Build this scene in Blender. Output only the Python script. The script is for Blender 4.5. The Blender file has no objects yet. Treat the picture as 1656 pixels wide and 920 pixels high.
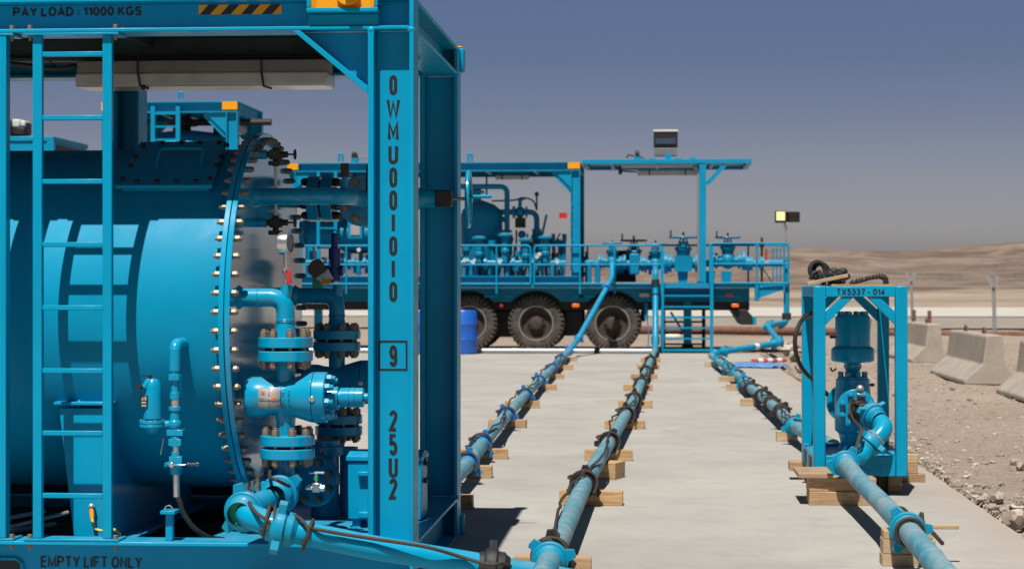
import bpy, bmesh, math, random
from mathutils import Vector, Matrix
sc = bpy.context.scene
RND = random.Random(11)
# ------------------------------------------------------------------ camera, sky, sun, exposure
F, CX, CY, H = 3200.0, 828.0, 460.0, 1.43
TH = math.atan(237.0 / F)
CT, ST = math.cos(TH), math.sin(TH)
cam = bpy.data.cameras.new("camera"); cam_o = bpy.data.objects.new("camera", cam)
sc.collection.objects.link(cam_o); sc.camera = cam_o
cam.sensor_width = 36.0; cam.lens = F / 1656.0 * 36.0
cam.clip_start = 0.1; cam.clip_end = 20000
cam_o.location = (0, 0, H); cam_o.rotation_euler = (math.radians(90), 0, TH)
cam.dof.use_dof = True; cam.dof.focus_distance = 9.9; cam.dof.aperture_fstop = 5.6

SUN = Vector((-0.2, -1.0, 2.05)).normalized()
world = bpy.data.worlds.new("World"); sc.world = world; world.use_nodes = True
nt = world.node_tree; nt.nodes.clear()
wo = nt.nodes.new("ShaderNodeOutputWorld"); bg = nt.nodes.new("ShaderNodeBackground")
sky = nt.nodes.new("ShaderNodeTexSky"); sky.sky_type = 'NISHITA'; sky.sun_disc = False
sky.sun_elevation = math.asin(SUN.z); sky.sun_rotation = math.atan2(SUN.x, SUN.y)
sky.altitude = 400; sky.air_density = 1.0; sky.dust_density = 2.2; sky.ozone_density = 1.5
tc = nt.nodes.new("ShaderNodeTexCoord"); sp = nt.nodes.new("ShaderNodeSeparateXYZ")
rp = nt.nodes.new("ShaderNodeValToRGB"); mx = nt.nodes.new("ShaderNodeMix"); mx.data_type = 'RGBA'; mx.blend_type = 'MULTIPLY'
mx.inputs[0].default_value = 1.0
nt.links.new(tc.outputs['Generated'], sp.inputs[0]); nt.links.new(sp.outputs[2], rp.inputs[0])
# dusty desert air: grey-mauve haze low down, deep slate blue above it
els = [(0.0, (0.573, 0.506, 0.571)), (0.028, (0.52, 0.472, 0.547)), (0.05, (0.407, 0.369, 0.443)), (0.081, (0.297, 0.273, 0.36)), (0.1125, (0.227, 0.233, 0.31)), (0.1375, (0.225, 0.233, 0.318)), (0.2, (0.151, 0.155, 0.205)), (0.32, (0.101, 0.1, 0.115)), (1.0, (0.106, 0.1, 0.098))]
cr = rp.color_ramp
while len(cr.elements) < len(els): cr.elements.new(0.5)
for e, (p, c) in zip(cr.elements, els): e.position = p; e.color = (*c, 1)
nt.links.new(sky.outputs[0], mx.inputs[6]); nt.links.new(rp.outputs[0], mx.inputs[7])
nt.links.new(mx.outputs[2], bg.inputs[0]); bg.inputs[1].default_value = 0.15
nt.links.new(bg.outputs[0], wo.inputs[0])
sl = bpy.data.lights.new("sun", 'SUN'); sl.energy = 5.0; sl.angle = math.radians(0.53); sl.color = (1.0, 0.955, 0.88)
so = bpy.data.objects.new("sun", sl); sc.collection.objects.link(so)
so.rotation_euler = (-SUN).to_track_quat('-Z', 'Y').to_euler(); so.location = (-20, -40, 80)
sc.view_settings.view_transform = 'Standard'; sc.view_settings.look = 'None'
sc.view_settings.gamma = 1.0; sc.view_settings.exposure = 0.22; sc.view_settings.use_curve_mapping = False
sc.render.engine = 'CYCLES'; sc.cycles.use_denoising = True
sc.cycles.max_bounces = 6; sc.cycles.caustics_reflective = False; sc.cycles.caustics_refractive = False

# ------------------------------------------------------------------ from a pixel of the 1656x920 photograph to a place in the world
def W(px, py, Y):
    u = (px - CX) / F
    X = Y * (u * CT - ST) / (CT + u * ST)
    return Vector((X, Y, H + (CY - py) / F * (-X * ST + Y * CT)))
def G(px, py, z=0.0):
    D = F * (H - z) / (py - CY); xc = (px - CX) / F * D
    return Vector((xc * CT - D * ST, xc * ST + D * CT, z))

# ------------------------------------------------------------------ mesh and object helpers
def frame_of(d):
    d = Vector(d).normalized()
    a = Vector((0, 0, 1)) if abs(d.z) < .9 else Vector((0, 1, 0))
    u = d.cross(a).normalized(); return d, u, d.cross(u).normalized()
class MB:
    def __init__(s): s.v = []; s.f = []; s.mi = []
    def add(s, vs, fs, mi=0):
        b = len(s.v); s.v += [tuple(v) for v in vs]; s.f += [tuple(i + b for i in f) for f in fs]; s.mi += [mi] * len(fs); return s
    def box(s, x0, x1, y0, y1, z0, z1, mi=0):
        return s.add([(x, y, z) for z in (z0, z1) for y in (y0, y1) for x in (x0, x1)],
                     [(0, 1, 3, 2), (4, 6, 7, 5), (0, 4, 5, 1), (2, 3, 7, 6), (0, 2, 6, 4), (1, 5, 7, 3)], mi)
    def pbox(s, px0, py0, px1, py1, Y0, Y1, mi=0):
        a = W(px0, py0, Y0); b = W(px1, py1, Y0)
        return s.box(a.x, b.x, Y0, Y1, b.z, a.z, mi)
    def obox(s, c, ax, ay, az, mi=0):
        c, ax, ay, az = map(Vector, (c, ax, ay, az))
        return s.add([c + ax * i + ay * j + az * k for k in (-1, 1) for j in (-1, 1) for i in (-1, 1)],
                     [(0, 1, 3, 2), (4, 6, 7, 5), (0, 4, 5, 1), (2, 3, 7, 6), (0, 2, 6, 4), (1, 5, 7, 3)], mi)
    def beam(s, p0, p1, w, h, up=(0, 0, 1), mi=0):
        p0, p1 = Vector(p0), Vector(p1); d = p1 - p0; side = d.cross(Vector(up)).normalized(); u2 = side.cross(d).normalized()
        return s.obox((p0 + p1) / 2, d / 2, side * w / 2, u2 * h / 2, mi)
    def lathe(s, prof, o, ax, n=24, caps=True, mi=0, ph=0.0):
        o = Vector(o); d, u, w = frame_of(ax); vs = []; fs = []
        for t, r in prof:
            for k in range(n):
                a = 2 * math.pi * k / n + ph
                vs.append(o + d * t + (u * math.cos(a) + w * math.sin(a)) * r)
        for i in range(len(prof) - 1):
            for k in range(n):
                k2 = (k + 1) % n; fs.append((i * n + k, i * n + k2, (i + 1) * n + k2, (i + 1) * n + k))
        if caps:
            if prof[0][1] > 1e-6: fs.append(tuple(range(n - 1, -1, -1)))
            if prof[-1][1] > 1e-6: fs.append(tuple(range((len(prof) - 1) * n, len(prof) * n)))
        return s.add(vs, fs, mi)
    def cyl(s, p0, p1, r0, r1=None, n=16, mi=0, ph=0.0):
        p0, p1 = Vector(p0), Vector(p1); L = (p1 - p0).length
        return s.lathe([(0, r0), (L, r0 if r1 is None else r1)], p0, p1 - p0, n, True, mi, ph)
    def tube(s, pts, r, n=10, mi=0, closed=False):
        pts = [Vector(p) for p in pts]; m = len(pts); vs = []; fs = []
        rr = r if isinstance(r, (list, tuple)) else [r] * m
        t0 = (pts[1] - pts[0]).normalized(); _, u, w = frame_of(t0)
        for i, p in enumerate(pts):
            if closed: t = (pts[(i + 1) % m] - pts[i - 1]).normalized()
            else: t = (pts[min(i + 1, m - 1)] - pts[max(i - 1, 0)]).normalized()
            u = (u - t * u.dot(t)).normalized(); w = t.cross(u)
            for k in range(n):
                a = 2 * math.pi * k / n; vs.append(p + (u * math.cos(a) + w * math.sin(a)) * rr[i])
        for i in range(m if closed else m - 1):
            j = (i + 1) % m
            for k in range(n):
                k2 = (k + 1) % n; fs.append((i * n + k, i * n + k2, j * n + k2, j * n + k))
        if not closed:
            fs.append(tuple(range(n - 1, -1, -1))); fs.append(tuple(range((m - 1) * n, m * n)))
        return s.add(vs, fs, mi)
    def torus(s, c, ax, R, r, n=28, m=8, mi=0):
        d, u, w = frame_of(ax); c = Vector(c)
        return s.tube([c + (u * math.cos(2 * math.pi * k / n) + w * math.sin(2 * math.pi * k / n)) * R for k in range(n)], r, m, mi, True)
    def prism(s, poly, vec, mi=0):
        n = len(poly); vec = Vector(vec); vs = [Vector(p) for p in poly]; vs += [p + vec for p in vs]
        fs = [tuple(range(n - 1, -1, -1)), tuple(range(n, 2 * n))] + [(i, (i + 1) % n, n + (i + 1) % n, n + i) for i in range(n)]
        return s.add(vs, fs, mi)
    def sphere(s, c, r, n=16, m=10, mi=0, sq=(1, 1, 1)):
        c = Vector(c); vs = [c + Vector((0, 0, r * sq[2]))]; fs = []
        for i in range(1, m):
            a = math.pi * i / m
            for k in range(n):
                b = 2 * math.pi * k / n
                vs.append(c + Vector((r * sq[0] * math.sin(a) * math.cos(b), r * sq[1] * math.sin(a) * math.sin(b), r * sq[2] * math.cos(a))))
        vs.append(c - Vector((0, 0, r * sq[2]))); L = len(vs) - 1
        for k in range(n):
            fs.append((0, 1 + k, 1 + (k + 1) % n)); fs.append((L, L - n + (k + 1) % n, L - n + k))
        for i in range(m - 2):
            for k in range(n):
                k2 = (k + 1) % n; fs.append((1 + i * n + k, 1 + (i + 1) * n + k, 1 + (i + 1) * n + k2, 1 + i * n + k2))
        return s.add(vs, fs, mi)
    def build(s, name, mat, parent=None, bevel=0.0, smooth=32, seg=2):
        me = bpy.data.meshes.new(name)
        xs = [v[0] for v in s.v]; ys = [v[1] for v in s.v]; zs = [v[2] for v in s.v]
        o = Vector(((min(xs) + max(xs)) / 2, (min(ys) + max(ys)) / 2, min(zs)))
        me.from_pydata([(v[0] - o.x, v[1] - o.y, v[2] - o.z) for v in s.v], [], s.f)
        for m in (mat if isinstance(mat, (list, tuple)) else [mat]): me.materials.append(m)
        for p, k in zip(me.polygons, s.mi): p.material_index = k
        bm = bmesh.new(); bm.from_mesh(me); bmesh.ops.recalc_face_normals(bm, faces=bm.faces); bm.to_mesh(me); bm.free()
        if smooth:
            me.polygons.foreach_set("use_smooth", [True] * len(me.polygons)); me.set_sharp_from_angle(angle=math.radians(smooth))
        ob = bpy.data.objects.new(name, me); sc.collection.objects.link(ob)
        place(ob, o, parent)
        if bevel:
            b = ob.modifiers.new("edge", 'BEVEL'); b.width = bevel; b.segments = seg; b.limit_method = 'ANGLE'; b.angle_limit = math.radians(40)
        return ob
WO = {}
def place(ob, o, parent=None):
    WO[ob.name] = Vector(o)
    if parent is not None:
        ob.parent = parent; ob.location = Vector(o) - WO[parent.name]
    else: ob.location = o
def tag(o, label=None, cat=None, group=None, kind=None):
    for k, v in (("label", label), ("category", cat), ("group", group), ("kind", kind)):
        if v: o[k] = v
    return o
def thing(name, loc, label, cat, group=None):
    o = bpy.data.objects.new(name, None); o.empty_display_size = .2; sc.collection.objects.link(o)
    place(o, loc); return tag(o, label, cat, group)
def kids(o): return [c for c in bpy.data.objects if c.parent == o]
def copy_tree(o, loc=None, parent=None, rz=None):
    ch = kids(o); c = o.copy(); sc.collection.objects.link(c)
    if parent is not None: c.parent = parent
    w = WO[o.name] if loc is None else Vector(loc)
    WO[c.name] = w.copy()
    c.location = w - (WO[parent.name] if parent is not None else Vector((0, 0, 0)))
    if rz is not None: c.rotation_euler.z = rz
    for k in ch: copy_child(k, c)
    return c
def copy_child(k, p):
    g = kids(k); d = k.copy(); sc.collection.objects.link(d); d.parent = p; WO[d.name] = WO[p.name] + Vector(d.location)
    for q in g: copy_child(q, d)
def copy_at(o, loc, parent=None, rot=None):            # a bare copy of one small mesh (bolt, union) at a place
    c = o.copy(); sc.collection.objects.link(c); c.parent = parent
    WO[c.name] = Vector(loc); c.location = Vector(loc) - (WO[parent.name] if parent is not None else Vector((0, 0, 0)))
    if rot is not None: c.rotation_mode = 'QUATERNION'; c.rotation_quaternion = rot
    return c
def smooth_path(pts, k=6):
    P = [Vector(p) for p in pts]; out = []
    for i in range(len(P) - 1):
        a = P[max(i - 1, 0)]; b = P[i]; c = P[i + 1]; d = P[min(i + 2, len(P) - 1)]
        for j in range(k):
            t = j / k; out.append(.5 * ((2 * b) + (c - a) * t + (2 * a - 5 * b + 4 * c - d) * t * t + (3 * b - a - 3 * c + d) * t ** 3))
    out.append(P[-1]); return out
def bend(pts, r, k=6):                                  # straight runs joined by round elbows of radius r
    P = [Vector(p) for p in pts]; out = [P[0]]
    for i in range(1, len(P) - 1):
        a = (P[i - 1] - P[i]); b = (P[i + 1] - P[i]); ra = min(r, a.length * .49, b.length * .49)
        p0 = P[i] + a.normalized() * ra; p1 = P[i] + b.normalized() * ra
        for j in range(k + 1):
            t = j / k; out.append(p0 * (1 - t) ** 2 + P[i] * 2 * t * (1 - t) + p1 * t * t)
    out.append(P[-1]); return out

# ------------------------------------------------------------------ materials
def new_mat(name):
    m = bpy.data.materials.new(name); m.use_nodes = True; n = m.node_tree
    return m, n, n.nodes["Principled BSDF"]
def nd(n, t, **kw):
    x = n.nodes.new(t)
    for k, v in kw.items(): setattr(x, k, v)
    return x
def noise(n, scale, detail=4, rough=.55, vec=None, dist=0.0):
    x = nd(n, "ShaderNodeTexNoise"); x.inputs["Scale"].default_value = scale; x.inputs["Detail"].default_value = detail
    x.inputs["Roughness"].default_value = rough; x.inputs["Distortion"].default_value = dist
    if vec is not None: n.links.new(vec, x.inputs["Vector"])
    return x.outputs[0]
def ramp(n, fac, els):
    x = nd(n, "ShaderNodeValToRGB"); r = x.color_ramp
    while len(r.elements) < len(els): r.elements.new(.5)
    for e, (p, c) in zip(r.elements, els):
        e.position = p; e.color = (*c, 1) if isinstance(c, (tuple, list)) else (c, c, c, 1)
    n.links.new(fac, x.inputs[0]); return x.outputs[0]
def mixc(n, fac, a, b, mode='MIX'):
    x = nd(n, "ShaderNodeMix", data_type='RGBA', blend_type=mode)
    for sock, v in ((x.inputs[0], fac), (x.inputs[6], a), (x.inputs[7], b)):
        if isinstance(v, (int, float)): sock.default_value = v
        elif isinstance(v, tuple): sock.default_value = (*v, 1)
        else: n.links.new(v, sock)
    return x.outputs[2]
def math_(n, op, a, b=0.0):
    x = nd(n, "ShaderNodeMath", operation=op)
    for s, v in ((x.inputs[0], a), (x.inputs[1], b)):
        if isinstance(v, (int, float)): s.default_value = v
        else: n.links.new(v, s)
    return x.outputs[0]
def bump(n, b, h, strength, dist=.01):
    x = nd(n, "ShaderNodeBump"); x.inputs["Strength"].default_value = strength; x.inputs["Distance"].default_value = dist
    n.links.new(h, x.inputs["Height"]); n.links.new(x.outputs[0], b.inputs["Normal"])
def objvec(n, rnd=False):
    t = nd(n, "ShaderNodeTexCoord")
    if not rnd: return t.outputs["Object"]
    oi = nd(n, "ShaderNodeObjectInfo"); a = nd(n, "ShaderNodeVectorMath", operation='ADD')
    s = nd(n, "ShaderNodeMath", operation='MULTIPLY'); s.inputs[1].default_value = 37.0
    n.links.new(oi.outputs["Random"], s.inputs[0]); n.links.new(t.outputs["Object"], a.inputs[0]); n.links.new(s.outputs[0], a.inputs[1])
    return a.outputs[0]
def up_mask(n, lo=.45, hi=1.0):
    g = nd(n, "ShaderNodeNewGeometry"); s = nd(n, "ShaderNodeSeparateXYZ"); n.links.new(g.outputs["Normal"], s.inputs[0])
    x = nd(n, "ShaderNodeMapRange"); x.inputs[1].default_value = lo; x.inputs[2].default_value = hi; n.links.new(s.outputs[2], x.inputs[0]); return x.outputs[0]

def paint(name, col, rough=.34, coat=.25, dust=.30, wear=.0, dustcol=(.33, .30, .26), spec=.2, smear=(.56, .80, .28)):
    m, n, b = new_mat(name); v = objvec(n)
    big = noise(n, 1.3, 5, .6, v); mid = noise(n, 9, 6, .65, v); fine = noise(n, 90, 3, .6, v)
    c = mixc(n, ramp(n, big, [(.35, 0.0), (.65, 1.0)]), tuple(x * .90 for x in col), tuple(min(1, x * 1.06) for x in col))
    d = math_(n, 'MULTIPLY', up_mask(n), ramp(n, mid, [(.38, .15), (.70, 1.0)]))
    d = math_(n, 'MULTIPLY', d, dust)
    sm = ramp(n, noise(n, 3.2, 8, .7, v, .6), [(smear[0], 0.0), (smear[1], smear[2] * min(1, dust * 2.2))])
    d = math_(n, 'MAXIMUM', d, sm)
    c = mixc(n, d, c, dustcol)
    if wear:
        wv = ramp(n, noise(n, 26, 8, .72, v), [(.66 - wear * .1, 0.0), (.70 - wear * .1, 1.0)])
        c = mixc(n, math_(n, 'MULTIPLY', wv, wear), c, (.20, .17, .14))
    ms_ = nd(n, "ShaderNodeMapping"); ms_.inputs["Scale"].default_value = (22, 22, .9); n.links.new(v, ms_.inputs[0])
    stv = math_(n, 'MULTIPLY', ramp(n, noise(n, 1.0, 6, .7, ms_.outputs[0]), [(.56, 0.0), (.74, .22)]), ramp(n, big, [(.45, 0.0), (.62, 1.0)]))
    c = mixc(n, math_(n, 'MULTIPLY', stv, min(1.0, .25 + dust)), c, dustcol)
    oi = nd(n, "ShaderNodeObjectInfo"); c = mixc(n, math_(n, 'MULTIPLY', oi.outputs["Random"], .10), c, (col[0], col[1] * .62, col[2] * .66))
    scr = nd(n, "ShaderNodeMapping"); scr.inputs["Scale"].default_value = (3, 3, 14); scr.inputs["Rotation"].default_value = (.7, .3, .5); n.links.new(v, scr.inputs[0])
    sc2 = math_(n, 'MULTIPLY', ramp(n, noise(n, 3.0, 8, .8, scr.outputs[0]), [(.715, 0.0), (.735, .5)]), ramp(n, noise(n, .8, 3, .5, v), [(.5, 0.0), (.58, 1.0)]))
    c = mixc(n, sc2, c, (.30, .36, .36))
    n.links.new(c, b.inputs["Base Color"])
    n.links.new(ramp(n, mid, [(.3, max(.05, rough - .08)), (.75, rough + .14)]), b.inputs["Roughness"])
    b.inputs["Coat Weight"].default_value = coat; b.inputs["Coat Roughness"].default_value = .12
    b.inputs["Specular IOR Level"].default_value = spec
    bump(n, b, fine, .06, .004); return m
def plain(name, col, rough=.5, metal=0.0, var=.15, scale=20, bmp=.1, coat=0.0):
    m, n, b = new_mat(name); v = objvec(n)
    t = noise(n, scale, 5, .6, v)
    c = mixc(n, ramp(n, t, [(.3, 0.0), (.7, 1.0)]), tuple(x * (1 - var) for x in col), tuple(min(1, x * (1 + var)) for x in col))
    n.links.new(c, b.inputs["Base Color"]); b.inputs["Roughness"].default_value = rough; b.inputs["Metallic"].default_value = metal
    b.inputs["Coat Weight"].default_value = coat
    if bmp: bump(n, b, t, bmp, .004)
    return m
TEAL = (.0, .308, .525)
M = {}
M['teal'] = paint('teal paint', TEAL, coat=.06, dust=.20, wear=.12, spec=.16, smear=(.60, .85, .2))
M['tank'] = paint('tank paint', (.0, .268, .465), rough=.46, coat=.03, dust=.06, spec=.14, smear=(.62, .85, .12))
M['cover'] = paint('end cover paint', TEAL, rough=.10, coat=1.0, dust=.12)
M['valve'] = paint('valve enamel', (.0, .30, .505), rough=.28, coat=.4, dust=.22, wear=.2)
M['faded'] = paint('sun bleached pipe paint', (.03, .25, .36), rough=.5, coat=.0, dust=.95, wear=.35, dustcol=(.30, .36, .37), smear=(.40, .62, .80))
M['union'] = paint('union paint', (.003, .27, .45), rough=.45, coat=.05, dust=.45, wear=.4)
M['azure'] = paint('azure union paint', (.01, .22, .58), rough=.42, coat=.05, dust=.3, wear=.3)
M['orange'] = paint('orange paint', (.88, .36, .012), rough=.4, coat=.1, dust=.1)
M['navy'] = plain('navy lever sleeve', (.006, .03, .17), .4, 0, .1, 20, .05)
M['shade_dark'] = plain('shade darkened underside', (.018, .035, .045), .7, 0, .4, 6, .1)  # near-black colour puts the shade under roof and vessel into the material
M['cream2'] = plain('pale board', (.60, .58, .53), .5, 0, .12, 7, .05)
M['black'] = plain('black rubber', (.018, .017, .017), .62, 0, .3, 30, .3)
M['ink'] = plain('black lettering', (.010, .013, .016), .5, 0, .1, 30, 0)
M['white'] = plain('white lettering', (.75, .75, .73), .5, 0, .05, 30, 0)
M['zinc'] = plain('zinc plated bolt', (.26, .21, .155), .5, .5, .3, 60, .1)
M['steel'] = plain('bright steel', (.62, .61, .59), .28, .9, .12, 40, .05)
M['galv'] = plain('galvanised steel', (.46, .47, .47), .5, .7, .2, 25, .1)
M['bronze'] = plain('dark valve metal', (.035, .028, .024), .5, .4, .4, 30, .1)
M['red'] = plain('red plastic', (.50, .02, .02), .4, 0, .1, 20, 0)
M['rope'] = plain('brown wire rope', (.060, .043, .034), .6, .25, .5, 260, .8)
M['hose'] = plain('black hose', (.022, .021, .02), .45, 0, .3, 40, .2)
M['grey'] = plain('light fixture housing', (.17, .165, .16), .5, 0, .12, 8, .05)
M['cream'] = plain('fixture diffuser', (.42, .41, .39), .25, 0, .12, 7, .05, .3)
M['chassis'] = plain('black chassis', (.016, .016, .017), .55, 0, .4, 12, .15)
M['rim'] = plain('rusty brown rim', (.055, .038, .031), .7, .1, .4, 14, .3)
M['barrel'] = plain('blue barrel plastic', (.012, .11, .50), .38, 0, .08, 5, .05)
M['rust'] = plain('rusty pipe', (.16, .075, .045), .85, 0, .35, 10, .4)
M['stripe'] = plain('faded red stripe', (.52, .10, .13), .5, 0, .2, 20, 0)
M['tarp'] = plain('blue tarp', (.10, .24, .52), .6, 0, .15, 10, .2)
M['yellow'] = plain('yellow sheath', (.62, .52, .10), .5, 0, .25, 40, .1)
M['glass'] = plain('sight glass', (.55, .53, .47), .15, 0, .1, 30, 0, .5)
M['dial'] = plain('dial glass', (.035, .06, .10), .06, 0, .2, 30, 0, .6)
M['green'] = plain('green plastic', (.02, .38, .14), .5, 0, .1, 10, 0)
M['kraft'] = plain('brown tag', (.14, .075, .04), .7, 0, .35, 60, .3)
M['nameplate'] = plain('etched name plate', (.40, .36, .34), .5, .1, .4, 220, .1)
M['cable'] = plain('black cable', (.015, .014, .014), .5, 0, .2, 60, .2)

def tyre_mat():
    m, n, b = new_mat('dusty tyre rubber'); v = objvec(n)
    t = noise(n, 7, 6, .6, v)
    c = mixc(n, ramp(n, t, [(.35, .05), (.72, .75)]), (.026, .023, .021), (.145, .12, .10))
    n.links.new(c, b.inputs["Base Color"]); b.inputs["Roughness"].default_value = .85; bump(n, b, t, .3, .01); return m
M['tyre'] = tyre_mat()
def wood_mat(name, a, b2):
    m, n, b = new_mat(name); v = objvec(n, True)
    mp = nd(n, "ShaderNodeMapping"); mp.inputs["Scale"].default_value = (1.2, 16, 16); n.links.new(v, mp.inputs[0])
    g = noise(n, 3.0, 7, .62, mp.outputs[0], 1.2); k = noise(n, 5, 3, .5, v)
    c = mixc(n, ramp(n, g, [(.36, 0.0), (.64, 1.0)]), a, b2)
    oi = nd(n, "ShaderNodeObjectInfo"); c = mixc(n, math_(n, 'MULTIPLY', oi.outputs["Random"], .38), c, (.30, .235, .17))
    c = mixc(n, ramp(n, k, [(.56, 0.0), (.74, .45)]), c, (.16, .10, .06))
    n.links.new(c, b.inputs["Base Color"]); b.inputs["Roughness"].default_value = .8; bump(n, b, g, .4, .004); return m
M['wood'] = wood_mat('sawn pine timber', (.36, .20, .088), (.58, .375, .19))
M['lightwood'] = wood_mat('pale split timber', (.42, .29, .155), (.58, .44, .275))
M['plank'] = wood_mat('weathered plank', (.30, .175, .10), (.48, .32, .19))
def concrete_slab_mat():
    m, n, b = new_mat('slab concrete'); g = nd(n, "ShaderNodeNewGeometry"); v = g.outputs["Position"]
    a = noise(n, .55, 9, .66, v, .4); s = noise(n, 2.6, 10, .72, v); f = noise(n, 160, 3, .6, v)
    c = mixc(n, ramp(n, a, [(.33, 0.0), (.66, 1.0)]), (.325, .310, .289), (.405, .388, .362))
    c = mixc(n, ramp(n, s, [(.47, 0.0), (.70, .5)]), c, (.275, .26, .243))
    st = ramp(n, noise(n, .42, 9, .7, v, 1.0), [(.565, 0.0), (.66, .42)])
    c = mixc(n, st, c, (.235, .225, .212))
    sp_ = ramp(n, noise(n, 7, 6, .75, v), [(.69, 0.0), (.72, .55)]); c = mixc(n, sp_, c, (.16, .15, .14))
    g2 = nd(n, "ShaderNodeSeparateXYZ"); n.links.new(v, g2.inputs[0])
    ed = math_(n, 'ADD', g2.outputs[0], math_(n, 'MULTIPLY', noise(n, 1.5, 7, .7, v), .9)); dr = ramp(n, math_(n, 'MULTIPLY', ed, .34), [(.70, 0.0), (.90, .75)])
    c = mixc(n, dr, c, (.36, .30, .24))
    sc_ = nd(n, "ShaderNodeMapping"); sc_.inputs["Scale"].default_value = (4, .5, 1); sc_.inputs["Rotation"].default_value = (0, 0, .5); n.links.new(v, sc_.inputs[0])
    c = mixc(n, ramp(n, noise(n, 2.2, 8, .75, sc_.outputs[0]), [(.66, 0.0), (.72, .16)]), c, (.47, .45, .415))
    n.links.new(c, b.inputs["Base Color"]); b.inputs["Roughness"].default_value = .82; bump(n, b, math_(n, 'ADD', f, s), .12, .006); return m
M['slab'] = concrete_slab_mat()
def barrier_mat():
    m, n, b = new_mat('cast concrete'); v = objvec(n, True)
    a = noise(n, 2.2, 7, .65, v); f = noise(n, 50, 4, .6, v)
    c = mixc(n, ramp(n, a, [(.35, 0.0), (.7, 1.0)]), (.315, .272, .228), (.425, .378, .323))
    c = mixc(n, ramp(n, noise(n, 6, 6, .7, v), [(.55, 0.0), (.72, .4)]), c, (.235, .197, .163))
    n.links.new(c, b.inputs["Base Color"]); b.inputs["Roughness"].default_value = .88; bump(n, b, f, .3, .008); return m
M['concrete'] = barrier_mat()
def sand_mat(name, far=False):
    m, n, b = new_mat(name); g = nd(n, "ShaderNodeNewGeometry"); v = g.outputs["Position"]
    if far:
        mp = nd(n, "ShaderNodeMapping"); mp.inputs["Scale"].default_value = (1.0, .55, 1.5); n.links.new(v, mp.inputs[0])
        a = noise(n, .030, 10, .70, mp.outputs[0], .9); s = noise(n, .10, 9, .72, mp.outputs[0])
        c = mixc(n, ramp(n, a, [(.41, 0.0), (.60, 1.0)]), (.115, .078, .058), (.26, .196, .153))
        c = mixc(n, ramp(n, s, [(.45, 0.0), (.70, .7)]), c, (.12, .084, .064))
        n.links.new(c, b.inputs["Base Color"]); b.inputs["Roughness"].default_value = .95; return m
    a = noise(n, .22, 8, .62, v, .3); s = noise(n, 5, 8, .72, v); p = nd(n, "ShaderNodeTexVoronoi"); p.inputs["Scale"].default_value = 22
    n.links.new(v, p.inputs["Vector"])
    c = mixc(n, ramp(n, a, [(.34, 0.0), (.68, 1.0)]), (.37, .288, .225), (.49, .398, .325))
    c = mixc(n, ramp(n, s, [(.44, 0.0), (.76, .45)]), c, (.235, .18, .138))
    c = mixc(n, math_(n, 'MULTIPLY', ramp(n, p.outputs["Distance"], [(.0, .8), (.34, 0.0)]), ramp(n, noise(n, 3, 5, .7, v), [(.45, 0.0), (.65, .8)])), c, (.50, .455, .40))
    mp2 = nd(n, "ShaderNodeMapping"); mp2.inputs["Scale"].default_value = (.25, 1, 1); n.links.new(v, mp2.inputs[0])
    gx = nd(n, 'ShaderNodeSeparateXYZ'); n.links.new(v, gx.inputs[0]); mr = nd(n, 'ShaderNodeMapRange'); mr.inputs[1].default_value = 100; mr.inputs[2].default_value = 150; n.links.new(gx.outputs[1], mr.inputs[0]); farm = mr.outputs[0]
    far_n = ramp(n, noise(n, .028, 7, .66, mp2.outputs[0], .6), [(.42, 0.0), (.60, .8)])
    c = mixc(n, math_(n, 'MULTIPLY', far_n, farm), c, (.19, .12, .078))
    v2 = nd(n, 'ShaderNodeTexVoronoi'); v2.inputs['Scale'].default_value = 38; n.links.new(v, v2.inputs['Vector'])
    c = mixc(n, math_(n, 'MULTIPLY', ramp(n, v2.outputs['Color'], [(.55, 0.0), (.9, .5)]), 1.0), c, (.20, .165, .135))
    n.links.new(c, b.inputs["Base Color"]); b.inputs["Roughness"].default_value = .95
    h = math_(n, 'SUBTRACT', math_(n, 'ADD', s, noise(n, 26, 5, .7, v)), math_(n, 'MULTIPLY', p.outputs["Distance"], .8))
    bump(n, b, h, .85, .05); return m
M['sand'] = sand_mat('stony desert earth'); M['hills'] = sand_mat('dry hill earth', True)
M['track'] = plain('pale gravel track', (.47, .445, .405), .95, 0, .12, .6, .1)
M['gravel'] = plain('grey gravel', (.27, .235, .20), .95, 0, .2, 1.5, .3)
def rock_mat():
    m, n, b = new_mat('desert stone'); v = objvec(n, True); g = nd(n, "ShaderNodeNewGeometry")
    t = noise(n, 14, 7, .65, v)
    c = ramp(n, g.outputs["Random Per Island"], [(0.0, (.20, .155, .12)), (.3, (.30, .24, .19)), (.7, (.38, .325, .27)), (1.0, (.52, .48, .43))]); c = mixc(n, ramp(n, t, [(.4, 0.0), (.7, .5)]), c, (.20, .155, .125))
    n.links.new(c, b.inputs["Base Color"]); b.inputs["Roughness"].default_value = .92; bump(n, b, t, .5, .01); return m
M['rock'] = rock_mat()
def lamp_mat():
    m, n, b = new_mat('lit floodlight lens'); b.inputs["Base Color"].default_value = (.4, .36, .2, 1)
    b.inputs["Emission Color"].default_value = (1, .80, .30, 1); b.inputs["Emission Strength"].default_value = .75; return m
M['lamp'] = lamp_mat()
M['marker'] = plain('orange marker lens', (.85, .16, .01), .25, 0, .05, 10, 0, .5)
M['reflector'] = plain('red reflector', (.45, .03, .04), .2, 0, .1, 10, 0, .4)

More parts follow.
